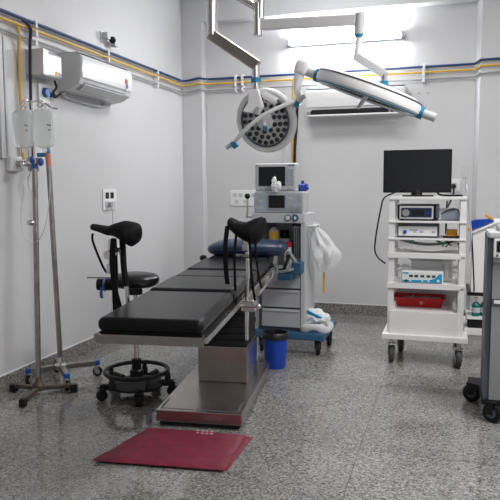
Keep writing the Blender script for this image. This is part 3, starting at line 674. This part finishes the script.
part(MB().cyl((-.556, Y2, 2.35), (-.556, Y2, 2.325), .027), 'joint_ring', TEAL, t, 'teal joint ring')
part(MB().cyl((-.556, Y2, 2.33), (-.566, Y2, 2.205), .021), 'drop_tube', WHITEPL, t)
d0, d1 = V((-.572, Y2, 2.21)), V((-.402, Y2, 2.098)); d = d1-d0
part(MB().box((d0+d1)/2, (d.length+.03, .045, .05), (0, -math.atan2(d.z, d.x), 0), .012), 'lower_arm', OFFW, t)
part(MB().cyl((-.400, Y2, 2.11), (-.400, Y2, 1.985), .0215), 'lower_tube', CHROME, t)
part(MB().cyl((-.400, Y2, 2.05), (-.400, Y2, 2.02), .029), 'joint_ring', TEAL, t, 'teal joint ring')

# ------------------------------------------------------------------ anaesthesia machine
ax, ay = -1.28, 5.40
t = thing('anaesthesia_machine', 'tall grey anaesthesia machine with drawers behind the table head', 'medical machine', (ax, ay, 0), 0, None, True)
b = MB().bx(-1.56, -.95, 5.10, 5.70, .125, .185, .012); part(b, 'base_platform', MACHBLUE, t)
def wcaster(root, x, y, *a, **k): return caster(root, x-root.location.x, y-root.location.y, *a, **k)
# caster helper works in local coordinates; shift for world-built things
def caster_w(root, x, y, r, w, mf, zt, ang, mw, hub):
    root['_world'] = 0
    c = caster(root, x-root.location.x, y-root.location.y, r, w, mf, zt, ang, mw, hub); root['_world'] = 1; return c
for x, y in ((-1.50, 5.15), (-1.01, 5.15), (-1.50, 5.62), (-.975, 5.48)): caster_w(t, x, y, .06, .032, BLACK, .13, R(20), RUBBER, GREY)
part(MB().bx(-1.53, -1.158, 5.18, 5.55, .185, .72, .004), 'cabinet', DGREY, t)
for z0, z1 in ((.215, .37), (.385, .535), (.55, .70)):
    p = part(MB().bx(-1.50, -1.165, 5.155, 5.185, z0, z1, .006), 'drawer', mat('drawer_grey', (.44, .45, .47), .42), t)
    MB().bx(-1.49, -1.175, 5.145, 5.16, z1-.02, z1-.006, .004).build('drawer_pull', OFFW, p)
part(MB().bx(-1.16, -1.12, 5.15, 5.55, .185, 1.10, .006), 'side_column', OFFW, t)
part(MB().bx(-1.575, -1.515, 5.2, 5.55, .19, 1.10, .006), 'side_panel', OFFW, t)
part(MB().bx(-1.53, -1.15, 5.50, 5.55, .72, 1.10), 'back_panel', OFFW, t)
part(MB().bx(-1.555, -1.15, 5.16, 5.52, .715, .735, .003), 'work_top', OFFW, t)
b = MB().bx(-1.585, -1.125, 5.14, 5.56, 1.10, 1.18, .008); part(b, 'top_deck', mat('deck_grey', (.62, .63, .65), .4), t)
b = MB().lathe([(.004, 0), (.028, 0), (.028, .015), (.02, .018), (.004, .018)], axm((-1.265, 5.142, 1.145), (0, -1, 0)), 24); g = part(b, 'gauge', DGREY, t)
MB().lathe([(.002, .018), (.019, .018), (.002, .0195)], axm((-1.265, 5.142, 1.145), (0, -1, 0)), 20).build('dial', WHITE, g)
b = MB(); D = [(0, -.03), (.03, -.03), (.045, -.018), (.05, 0), (.045, .018), (.03, .03), (0, .03)]; b.prism(D, 5.13, 5.142, M.Translation((-1.225, 0, 1.145))); e_ = part(b, 'emblem', MACHBLUE, t, 'blue D shaped emblem')
MB().prism([(.014, -.014), (.026, -.014), (.034, 0), (.026, .014), (.014, .014)], 5.1275, 5.1305, M.Translation((-1.225, 0, 1.145))).build('emblem_core', WHITE, e_)
b = MB()
for k in range(5): b.bx(-1.232+k*.017, -1.226+k*.017, 5.25, 5.262, .80, 1.05)
fl = part(MB().bx(-1.242, -1.15, 5.26, 5.5, .735, 1.10, .004), 'flow_block', OFFW, t); b.build('flow_tube', DGREY, fl)
b = MB()
for k in range(3): b.cyl((-1.22+k*.027, 5.13, 1.085), (-1.22+k*.027, 5.27, 1.085), .010)
part(b, 'flow_knob', BLACK, t)
b = MB()
for k in range(3): b.cyl((-1.22+k*.026, 5.12, .765), (-1.22+k*.026, 5.27, .765), .011)
part(b, 'valve_knob', BLACK, t)
p = part(MB().bx(-1.325, -1.205, 5.02, 5.17, .635, .69, .010), 'blue_tray', MACHBLUE, t)
p = part(MB().bx(-1.215, -1.13, 5.04, 5.16, .685, .785, .012), 'arm_bracket', MACHBLUE, t)
part(MB().box((-1.25, 5.06, .715), (.12, .05, .02), (0, R(-15), 0), .006), 'tray_arm', OFFW, t)
part(MB().tube([(-1.18, 5.06, .78), (-1.235, 5.03, .86), (-1.24, 5.03, .77), (-1.26, 5.05, .71)], .02), 'breathing_hose', CLEAR, t)
b = MB().cyl((-1.06, 5.25, 1.07), (-1.12, 5.25, 1.07), .012); b.cyl((-1.06, 5.18, 1.07), (-1.06, 5.42, 1.07), .012); b.cyl((-1.12, 5.4, 1.07), (-1.06, 5.4, 1.07), .010); part(b, 'side_handle', OFFW, t)
for z in (.95, 1.0): pass
part(MB().tube([(-1.115, 5.2, 1.05), (-1.09, 5.17, .9), (-1.09, 5.17, .75), (-1.07, 5.18, .62)], .006), 'cable', GREY, t)
part(MB().bx(-1.0, -.982, 5.30, 5.306, .50, .68, .002), 'yellow_strap', YELPIPE, t, 'yellow tag strap')
part(MB().tube([(-1.12, 5.3, 1.0), (-1.0, 5.303, .95), (-.991, 5.303, .67)], .004), 'strap_cord', OFFW, t)
b = MB().tube([(-1.62, 5.12, 1.15), (-1.605, 5.10, 1.2), (-1.60, 5.08, 1.31)], .008); b.cyl((-1.62, 5.12, 1.155), (-1.56, 5.2, 1.15), .012); p = part(b, 'bag_arm', OFFW, t); MB().sup((-1.60, 5.08, 1.325), (.024, .024, .024), None, 1, 1).build('arm_knob', BLACK, p)
# bottles on its work top
t2 = thing('bottle', 'small bottle with yellow label inside the grey machine shelf', 'bottle', (-1.425, 5.28, .735))
part(MB().lathe([(.003, 0), (.045, 0), (.045, .29), (.02, .315), (.02, .33), (.003, .33)], None, 22), 'glass', OFFW, t2); part(MB().lathe([(.0455, .22), (.0465, .22), (.0465, .285), (.0455, .285)], None, 22), 'label_band', YELPIPE, t2); part(MB().cyl((0, 0, .325), (0, 0, .345), .024), 'cap', BLACK, t2)
t2 = thing('vaporizer', 'grey and black vaporizer beside the yellow-labelled bottle', 'vaporizer', (-1.36, 5.40, .735))
part(MB().bx(-.045, .045, -.04, .06, 0, .22, .01), 'body', OFFW, t2); part(MB().cyl((0, 0, .22), (0, 0, .29), .038), 'dial', BLACK, t2)
t2 = thing('red_cap_bottle', 'small bottle with red cap beside the slotted flow block', 'bottle', (-1.285, 5.22, .735))
part(MB().cyl((0, 0, 0), (0, 0, .16), .03), 'glass', WHITEPL, t2); part(MB().cyl((0, 0, .16), (0, 0, .20), .033), 'cap', RED, t2)
# ventilator display unit
t = thing('ventilator_unit', 'pale ventilator unit with small dark display under the upper monitor', 'ventilator', (-1.36, 5.40, 1.18), 0)
part(MB().bx(-.215, .215, -.22, .0, .0, .175, .01), 'case', OFFW, t)
part(MB().bx(-.210, .210, -.228, -.219, .008, .168, .003), 'front_panel', PALEBLUE, t)
part(MB().bx(-.095, .075, -.236, -.227, .028, .158, .003), 'display_bezel', GREY, t); part(MB().bx(-.08, .06, -.239, -.235, .045, .15, .002), 'display', SCREEN, t)
b = MB().cyl((.125, -.226, .04), (.125, -.25, .04), .026); part(b, 'dial', GREY, t); part(MB().cyl((.19, -.226, .045), (.19, -.25, .045), .022), 'dial', GREY, t)
for x, z in ((-.15, .10), (-.15, .05), (-.19, .13), (-.19, .05), (.11, .12)): part(MB().bx(x-.018, x+.018, -.232, -.227, z-.012, z+.012, .002), 'button', OFFW, t)
part(MB().bx(.17, .195, -.232, -.227, .09, .15, .002), 'button', GREY, t)
part(MB().bx(-.21, .205, -.215, -.01, .175, .184), 'top_tray', WHITEPL, t)
# upper monitor
t = thing('patient_monitor', 'pale patient monitor with button column on top of the ventilator unit', 'monitor', (-1.385, 5.38, 1.364), 0)
part(MB().bx(-.18, .178, -.2, -.07, .0, .235, .018, 3), 'case', OFFW, t)
part(MB().bx(-.145, .085, -.206, -.198, .045, .205, .003), 'screen', SCREEN, t)
for k in range(6):
    for j in range(2): part(MB().bx(.098+j*.034, .124+j*.034, -.206, -.198, .05+k*.025, .068+k*.025, .002), 'button', PALEBLUE, t)
for x in (-.12, -.08, -.04, .12): part(MB().bx(x-.012, x+.012, -.206, -.198, .014, .028, .002), 'button', GREY, t)
part(MB().bx(-.165, -.14, -.2045, -.199, .215, .222), 'name_mark', GREY, t); part(MB().bx(.11, .165, -.2045, -.199, .213, .221), 'name_mark', MACHBLUE, t)
b = MB().crumple((-1.37, 5.145, 1.405), (.042, .02, .038), .5, 1.7, 3, 4); b.crumple((-1.385, 5.145, 1.45), (.02, .018, .034), .4, 2.0, 4, 3)
solo('paper_tissue', b, mat('tissue_white', (.85, .85, .85), .8), 'crumpled white tissue standing before the patient monitor screen', 'tissue', (-1.375, 5.155, 1.364))
t = thing('face_mask', 'small blue face mask right of the patient monitor', 'face mask', (-1.09, 5.40, 1.195), 0)
b = MB().crumple((0, 0, .035), (.045, .04, .036), .35, 1.8, 5, 4); part(b, 'mask', COBALT, t)
part(MB().cyl((0, 0, .05), (-.005, 0, .095), .016, .012), 'mask_port', BLUEKNOB, t)
t.location = (-1.175, 5.30, 1.359)
# hanging plastic bag
b = MB(); rs = []
for k in range(13):
    f = k/12; z = 1.06-.37*f
    w = .018+.098*math.sin(math.pi*min(1, f**1.25*.93+.02))**.9
    cx = -1.055+.09*math.sin(f*2.2); n = 30
    ring = []
    for j in range(n):
        a = 2*math.pi*j/n; q = 1+.38*noise.noise(V((math.cos(a)*2.2, math.sin(a)*2.2, f*4)))+.14*math.sin(a*7+f*5)
        ring.append(V((cx+w*q*math.cos(a), 5.25+w*.75*q*math.sin(a), z)))
    rs.append(ring)
b._rings(rs)
t = thing('plastic_bag', 'crumpled translucent plastic bag hanging from the grey machine side', 'plastic bag', (-.94, 5.25, .67), 0, None, True)
part(b, 'bag', FILM, t); part(MB().torus((-1.055, 5.25, 1.07), .03, .006, M.Rotation(R(90), 4, 'X'), 20, 6), 'bag_handle', FILM, t)
# bag / coiled hose on platform
t = thing('plastic_packet', 'white plastic packet with blue print on the blue machine platform', 'plastic packet', (-1.06, 5.24, .185))
part(MB().crumple((-.0, .06, .085), (.13, .09, .075), .35, 1.6, 9, 4), 'packet', mat('packet_film', (.74, .76, .78), .35, bump=.4, bscale=20), t)
part(MB().box((.0, -.015, .135), (.14, .012, .035), (R(25), R(24), 0), .004), 'print_band', LABELBLUE, t)
b = MB(); b.loft([((.02+.12*math.cos(a), -.03+.075*math.sin(a), .04+.012*math.sin(3*a)), .030+.006*math.sin(5*a)) for a in [2*math.pi*k/40 for k in range(40)]], 14, True); part(b, 'coiled_film', FILM, t)

# ------------------------------------------------------------------ equipment trolley
t = thing('equipment_trolley', 'tall white shelved equipment trolley on castors by the back wall', 'trolley', (-.15, 5.30, 0), 0, None, True)
x0, x1, y0, y1 = -.437, .135, 5.06, 5.50
for x in (x0, x1-.045):
    for y in (y0, y1-.045): part(MB().bx(x, x+.045, y, y+.045, .24, 1.318, .004), 'post', WHITE, t)
def shelf(z, th, name='shelf', lip=0): 
    b = MB().bx(x0-.004, x1+.004, y0-.012, y1, z-th, z, .004)
    if lip: b.bx(x0-.004, x1-.03, y0-.018, y0-.006, z-lip, z+.004, .003)
    return part(b, name, WHITE, t)
shelf(1.32, .022, 'top_shelf'); shelf(1.135, .016); shelf(1.003, .016); shelf(.884, .022, lip=.038); shelf(.648, .026, lip=.04)
for za, zb in ((.42, .64), (1.19, 1.22), (.72, .75)): part(MB().bx(x0+.02, x1-.02, y1-.03, y1-.02, za, zb), 'back_rail', WHITE, t)
p = part(MB().bx(x0+.012, x1-.03, y0-.01, y1-.02, .245, .430, .006), 'drawer_box', WHITE, t)
b = MB().bx(x0-.035, x1+.035, y0-.045, y1+.02, .205, .247, .006); part(b, 'base_frame', WHITE, t)
b = MB().cyl((x0+.02, y0+.2, .72), (x1-.02, y0+.2, .72), .009); b.cyl((x0+.02, y1-.03, .72), (x0+.02, y0+.02, .72), .009); b.cyl((x1-.02, y1-.03, .72), (x1-.02, y0+.02, .72), .009); part(b, 'guard_rail', WHITE, t)
b = MB()
for z in (.47, .72, .93, 1.06): b.bx(x1-.02, x1-.012, y0+.03, y1-.03, z, z+.05)
part(b, 'side_brace', WHITE, t)
for x, y in ((-.405, 5.115), (.105, 5.085), (-.355, 5.45), (.10, 5.45)): caster_w(t, x, y, .07, .042, CHROME, .21, R(8), mat('grey_rubber', (.05, .05, .055), .6), OFFW)
b = MB().cyl((.115, 5.12, 1.33), (.115, 5.12, 1.47), .011); p = part(b, 'accessory_post', CLEAR, t); MB().bx(.093, .137, 5.10, 5.14, 1.45, 1.56, .006).build('post_sleeve', CLEAR, p)
# monitor
t = thing('black_monitor', 'black flat monitor standing on top of the white trolley', 'monitor', (-.24, 5.25, 1.32), R(2))
part(MB().bx(-.262, .262, -.025, .015, .03, .37, .008), 'bezel', BLACK, t)
part(MB().bx(-.247, .247, -.0275, -.0245, .05, .356, .001), 'screen', SCREEN, t)
part(MB().bx(-.15, .15, .015, .045, .1, .3, .01), 'back_cover', BLACK, t)
part(MB().loft([((0, .01, .012), .045), ((0, .01, .05), .04), ((0, .02, .12), .035)], 18), 'stand_neck', BLACK, t)
part(MB().bx(-.11, .13, -.07, .10, .0, .012, .005), 'stand_base', BLACK, t)
part(MB().cyl((0, -.0245, .041), (0, -.0275, .041), .009, seg=16), 'badge', OFFW, t, 'small round pale badge')
t = thing('cable', 'black cable looping down the left side of the white trolley', 'cable', (-.30, 5.2, 1.34), 0, None, True)
part(MB().tube([(-.30, 5.27, 1.42), (-.34, 5.2, 1.385), (-.42, 5.12, 1.345), (-.475, 5.02, 1.31), (-.50, 5.0, 1.2), (-.53, 5.02, 1.02), (-.54, 5.05, .9), (-.51, 5.05, .84), (-.455, 5.04, .80)], .0062), 'cord', BLACK, t)
solo('cable', MB().tube([(-.10, 5.28, 1.40), (-.07, 5.2, 1.34), (0.0, 5.15, 1.329), (.04, 5.2, 1.329), (.09, 5.24, 1.329), (.11, 5.35, 1.329)], .008), BLACK, 'black cable lying on the trolley top behind the monitor stand', 'cable', (0, 5.2, 1.345))
solo('cable', MB().tube([(.17, 5.12, .9), (.175, 5.12, 1.05), (.16, 5.3, 1.2), (.14, 5.4, 1.4), (.13, 6.3, 1.42)][::-1]+[], .006), GREY, 'thin grey cable hanging right of the white trolley', 'cable', (.17, 5.12, .9))
solo('cable', MB().tube([(.178, 5.16, 1.05), (.186, 5.14, .95), (.196, 5.12, .8), (.208, 5.13, .62), (.212, 5.285, .575)], .006), BLACK, 'black cable hanging beside the white side cabinet', 'cable', (.2, 5.13, .56))
# upper unit
t = thing('camera_unit', 'black-cased camera unit with blue front panel on the trolley', 'camera unit', (-.225, 5.10, 1.135), 0)
part(MB().bx(-.15, .16, .0, .27, .01, .125, .006), 'case', BLACK, t)
part(MB().bx(-.135, .12, -.012, .0, .014, .115, .006), 'front_panel', OFFW, t)
part(MB().bx(-.122, .108, -.016, -.011, .028, .10, .006), 'control_panel', PANELBLUE, t)
part(MB().cyl((-.085, -.014, .062), (-.085, -.03, .062), .028), 'socket_ring', CHROME, t); 
part(MB().bx(-.04, .05, -.019, -.015, .04, .085, .003), 'display', SCREEN, t)
for x in (.075, .10): part(MB().cyl((x, -.014, .06), (x, -.022, .06), .009), 'button', COBALT, t)
for x in (-.12, .12): part(MB().cyl((x, .03, 0), (x, .03, .012), .014), 'foot', RUBBER, t)
part(MB().bx(.137, .165, -.02, .02, .02, .12, .008), 'side_grip', DGREY, t)
t = thing('control_unit', 'grey control unit with silver front below the camera unit', 'control unit', (-.22, 5.10, 1.003), 0)
part(MB().bx(-.155, .16, .0, .26, .006, .108, .006), 'case', DGREY, t); part(MB().bx(-.145, .145, -.008, .0, .014, .088, .003), 'front_panel', WHITEPL, t)
part(MB().cyl((-.095, -.006, .045), (-.095, -.02, .045), .014), 'socket', COBALT, t)
for x in (-.02, .03, .12): part(MB().bx(x-.014, x+.014, -.011, -.006, .04, .055, .002), 'button', PALEBLUE, t)
part(MB().bx(-.06, -.0, -.010, -.007, .058, .068), 'name_mark', PALEBLUE, t)
t = thing('safety_goggles', 'clear goggles with dark band on the trolley shelf beside the camera unit', 'goggles', (.03, 5.16, 1.135), 0)
part(MB().rings([((-.075, 0, .03), (0, .02, 0), (0, 0, .025)), ((-.03, 0, .045), (0, .03, 0), (0, 0, .04)), ((.02, 0, .045), (0, .03, 0), (0, 0, .042)), ((.06, 0, .03), (0, .02, 0), (0, 0, .028))], 18), 'lens', mat('bluish_clear', (.45, .5, .62), .15, trans=.6), t)
part(MB().tube([(-.08, -.0, .05), (-.02, -.02, .085), (.03, -.0, .09), (.06, .02, .05), (.07, .05, .02)], .006), 'band', DGREY, t)
solo('yellow_box', MB().bx(-.01, .075, 5.13, 5.22, 1.0165, 1.066, .005), ORANGE, 'small yellow box on the shelf beside the grey control unit', 'box', (.03, 5.17, 1.0))
b = MB().tube([(-.03, 5.1, 1.0135), (.02, 5.08, 1.0135), (.07, 5.10, 1.0135), (.09, 5.2, 1.0135)], .008)
solo('cable', b, RUBBER, 'short black cable lying before the small yellow box', 'cable', (.02, 5.1, 1.0))
# curved tray with scopes
t = thing('instrument_tray', 'long white curved tray with green clips on the trolley shelf', 'tray', (-.15, 5.2, .884), 0)
b = MB(); rs = []
for k in range(17):
    f = k/16; x = -.225+.47*f; s = 1-(2*f-1)**2; zz = .012+.045*(1-s)
    rs.append([V((x, -.09, zz+.045)), V((x, -.075, zz)), V((x, .1, zz)), V((x, .115, zz+.05)), V((x, .108, zz+.05)), V((x, .095, zz+.008)), V((x, -.07, zz+.008)), V((x, -.083, zz+.045))])
b._rings(rs); part(b, 'tray', WHITEPL, t)
part(MB().tube([(-.12, -.06, .035), (-.125, -.08, .08), (-.10, -.085, .10)], .008), 'clip', mat('green_clip', (.01, .22, .10), .4), t)
part(MB().tube([(.07, -.06, .10), (.10, -.085, .085), (.125, -.08, .055)], .010), 'clip', bpy.data.materials['green_clip'], t)
part(MB().tube([(.14, -.08, .05), (.17, -.085, .08), (.19, -.08, .10)], .006), 'clip', BLACK, t); part(MB().tube([(.15, -.08, .095), (.18, -.085, .06)], .006), 'clip', BLACK, t)
part(MB().bx(.225, .27, -.085, -.06, .07, .10, .004), 'clip', BLACK, t)
# pump behind ESU
t = thing('suction_unit', 'low white unit on the trolley behind the blue-labelled device', 'medical unit', (-.12, 5.33, .648), 0)
part(MB().bx(-.15, .17, -.1, .1, 0, .165, .01), 'case', WHITEPL, t); part(MB().bx(-.17, .19, -.11, .11, .165, .185, .006), 'lid', OFFW, t)
part(MB().cyl((.10, -.09, .185), (.10, -.09, .215), .01), 'stud', GREY, t)
for x in (.10, .15): part(MB().bx(x-.012, x+.012, -.105, -.1, .03, .14, .003), 'slot', OFFW, t)
t = thing('electrosurgical_unit', 'white device with cyan label and green displays on the trolley', 'medical device', (-.175, 5.055, .648), 0)
part(MB().bx(-.16, .155, .0, .2, .004, .098, .006), 'case', WHITEPL, t)
part(MB().bx(-.155, .15, -.006, .0, .008, .094, .002), 'front_panel', WHITE, t)
b = MB().prism([(-.15, .012), (.145, .012), (.145, .08), (.125, .08), (.095, .045), (.05, .032), (-.15, .028)], -.009, -.006); part(b, 'label_band', LABELBLUE, t)
b = MB().bx(-.148, -.105, -.009, -.006, .078, .088); part(b, 'name_mark', LABELBLUE, t)
for x in (-.085, -.045, .0, .045, .085): part(MB().bx(x-.014, x+.014, -.009, -.006, .052, .07, .002), 'display', LED, t)
for x in (-.09, .0, .045): part(MB().cyl((x, -.008, .024), (x, -.014, .024), .007), 'button', WHITE, t)
part(MB().cyl((.118, -.008, .028), (.118, -.016, .028), .011), 'knob', WHITE, t); part(MB().cyl((-.12, -.008, .024), (-.12, -.014, .024), .009), 'knob', BLACK, t)
# red tray
t = thing('red_tray', 'red plastic tray of instruments on the trolley drawer box', 'tray', (-.205, 5.33, .430), 0)
b = MB(); rs = []
o1 = lambda w, d: [V((-w, -d, 0)), V((w, -d, 0)), V((w, d, 0)), V((-w, d, 0))]
for w, d, z in ((.175, .09, .002), (.18, .095, .03), (.198, .112, .07), (.208, .12, .072), (.208, .12, .08), (.196, .11, .08), (.176, .09, .03), (.172, .086, .014)):
    rs.append([p+V((0, 0, z)) for p in o1(w, d)])
b._rings(rs); part(b, 'tray', RED, t)
part(MB().cyl((0.02, -.105, .04), (.02, -.112, .04), .014, seg=16), 'badge', mat('pale_red', (.7, .2, .2), .4), t, 'small pale badge')
for k in range(7):
    x = -.13+.042*k; a = .5*math.sin(k*2.1)
    solo('instrument', MB().cyl((-.205+x-.04*math.cos(a), 5.33-.05*math.sin(a)-.01, .477), (-.205+x+.05*math.cos(a), 5.33+.05*math.sin(a)+.01, .500), .007).box((-.205+x-.045*math.cos(a), 5.33-.05*math.sin(a)-.01, .478), (.03, .014, .01), (0, 0, a), .003), CHROME if k % 2 else OLDSTEEL, 'metal surgical instrument lying in the red tray', 'instrument', (-.205+x, 5.33, .45), 'instruments in the red tray')

# ------------------------------------------------------------------ white side cabinet (far right)
t = thing('side_cabinet', 'white side cabinet between the trolley and the grey wheeled device', 'cabinet', (.40, 5.35, 0), 0, None, True)
b = MB().prism([(.192, .565), (.192, 1.035), (.365, 1.112), (.70, 1.112), (.70, .565)], 5.28, 5.75); part(b, 'body', WHITE, t)
b = MB().prism([(.182, 1.03), (.365, 1.112), (.72, 1.112), (.72, 1.125), (.362, 1.126), (.18, 1.044)], 5.26, 5.77); part(b, 'top_panel', WHITEPL, t)
part(MB().bx(.165, .70, 5.28, 5.75, .535, .565, .004), 'black_shelf', BLACK, t)
part(MB().bx(.165, .70, 5.28, 5.75, .345, .365, .004), 'lower_shelf', WHITE, t)
part(MB().bx(.15, .72, 5.25, 5.77, .225, .275, .006), 'base_frame', WHITE, t)
part(MB().bx(.175, .69, 5.29, 5.74, .275, .345, .004), 'black_drawer', BLACK, t)
for x in (.165, .67):
    for y in (5.60,): part(MB().bx(x, x+.035, y, y+.035, .275, .535, .003), 'post', WHITE, t)
for x, y in ((.36, 5.45), (.66, 5.45), (.36, 5.68), (.66, 5.68)): caster_w(t, x, y, .06, .03, GREY, .23, R(12), RUBBER, GREY)
for k, (x, y) in enumerate(((.235, 5.34), (.30, 5.36))):
    t2 = thing('bottle', ['teal bottle with white cap on the lower shelf, nearest the trolley', 'teal bottle with white cap on the lower shelf, behind the grey device edge'][k], 'bottle', (x, y, .365), 0, 'teal bottles on the side cabinet')
    part(MB().lathe([(.003, 0), (.03, 0), (.032, .01), (.032, .09), (.014, .115), (.003, .115)], None, 20), 'bottle_body', GREEN, t2); part(MB().cyl((0, 0, .112), (0, 0, .15), .013), 'cap', WHITEPL, t2); part(MB().lathe([(.0325, .03), (.0332, .03), (.0332, .07), (.0325, .07)], None, 20), 'paper_label', OFFW, t2)
# blue box with orange lid
sl = math.atan2(.077, .173)
t = thing('blue_sharps_box', 'cobalt blue box with orange flap on the white side cabinet top', 'box', (.20, 5.30, 1.052), 0)
part(MB().prism([(-.02, .002), (.15, .078), (.12, .09), (.0, .082), (-.025, .07)], 0, .14), 'box', COBALT, t)
part(MB().box((.115, .05, .104), (.075, .05, .02), (0, R(35), 0), .006), 'flap', ORANGE, t)
part(MB().box((-.03, .02, .012), (.028, .05, .03), None, .006), 'clip', ORANGE, t)

# ------------------------------------------------------------------ grey wheeled device at right edge
CONSOLE = mat('console_grey', (.24, .25, .27), .5)
t = thing('generator_console', 'grey wheeled console with small screen cut by the right photo edge', 'medical console', (.240, 3.95, 0), R(.5))
prof = [(.0, .13), (.0, .30), (.012, .60), (.008, .95), (-.005, 1.02), (.0, 1.10), (.27, 1.115), (.27, .13)]
def sect(x0, x1, prof, m, name):
    b = MB(); b._rings([[V((x, y, z)) for y, z in prof] for x in (x0, x1)]); return part(b, name, m, t)
sect(-.012, .02, prof, DGREY, 'side_panel'); sect(.50, .532, prof, DGREY, 'side_panel')
sect(.02, .50, [(-.012, .13), (-.02, .72), (.0, .80), (.0, .94), (-.02, .96), (-.02, 1.06), (.01, 1.10), (.26, 1.11), (.26, .13)], CONSOLE, 'body')
part(MB().bx(-.008, .53, -.03, .28, 1.10, 1.135, .008), 'top_lid', OFFW, t)
part(MB().bx(.05, .48, .04, .26, 1.135, 1.165, .006), 'top_unit', GREY, t)
part(MB().bx(.018, .50, -.03, -.01, .985, 1.10, .008), 'screen_bezel', WHITEPL, t)
part(MB().bx(.035, .30, -.034, -.029, 1.02, 1.085, .003), 'screen', SCREEN, t)
for k in range(6): part(MB().cyl((.04+.035*k, -.03, 1.0), (.04+.035*k, -.036, 1.0), .007), 'button', DGREY, t)
part(MB().bx(.03, .49, -.03, -.012, .715, .735, .004), 'panel_handle', WHITE, t)
part(MB().bx(.02, .50, -.024, -.01, .70, .745, .004), 'panel_gap', DGREY, t)
for x, y, a in ((.045, -.01, R(60)), (-.055, .35, R(75)), (.48, .0, R(70)), (.48, .36, R(80))):
    c = caster(t, x, y, .058, .05, BLACK, .13, a, BLACK, DGREY)
part(MB().prism([(-.02, -.02), (.54, -.02), (.54, .43), (-.08, .43), (-.08, .30), (-.02, .26)], .105, .135, M(((1, 0, 0, 0), (0, 0, 1, 0), (0, 1, 0, 0), (0, 0, 0, 1)))), 'base', BLACK, t)

# ------------------------------------------------------------------ lighting
def area(name, loc, sx, sy, power, rot=(0, 0, 0), colr=(1, .98, .96)):
    l = bpy.data.lights.new(name, 'AREA'); l.shape = 'RECTANGLE'; l.size = sx; l.size_y = sy; l.energy = power; l.color = colr
    o = bpy.data.objects.new(name, l); col.objects.link(o); o.location = loc; o.rotation_euler = rot; return o
area('ceiling_panel_light', (1.25, 3.2, 3.53), .6, 1.2, 108)
area('ceiling_panel_light', (1.1, .4, 3.53), .6, 1.2, 48)
area('ceiling_panel_light', (-1.2, 5.4, 3.53), .6, .6, 32)
w = bpy.data.worlds.new('World'); sc.world = w; w.use_nodes = True
w.node_tree.nodes['Background'].inputs[0].default_value = (.6, .62, .65, 1); w.node_tree.nodes['Background'].inputs[1].default_value = .3

# ------------------------------------------------------------------ camera
cam = bpy.data.cameras.new('camera'); co = bpy.data.objects.new('camera', cam); col.objects.link(co)
cam.sensor_width = 36; cam.lens = 636.1/500*36; cam.clip_start = .05
pit, yaw, rol = R(5.648), R(17.267), R(-.2275)
fw = V((-math.sin(yaw)*math.cos(pit), math.cos(yaw)*math.cos(pit), -math.sin(pit)))
rr = V((math.cos(yaw), math.sin(yaw), 0)); uu = rr.cross(fw)
r2 = rr*math.cos(rol)+uu*math.sin(rol); u2 = -rr*math.sin(rol)+uu*math.cos(rol)
mm = M((r2, u2, -fw)).transposed().to_4x4(); mm.translation = (0, 0, 1.4); co.matrix_world = mm
sc.camera = co
for o in list(bpy.data.objects):
    if '_world' in o: del o['_world']
vs = sc.view_settings
vs.view_transform = 'Standard'; vs.look = 'None'; vs.gamma = 1; vs.use_curve_mapping = False; vs.exposure = 0
sc.cycles.max_bounces = 8; sc.cycles.use_denoising = True
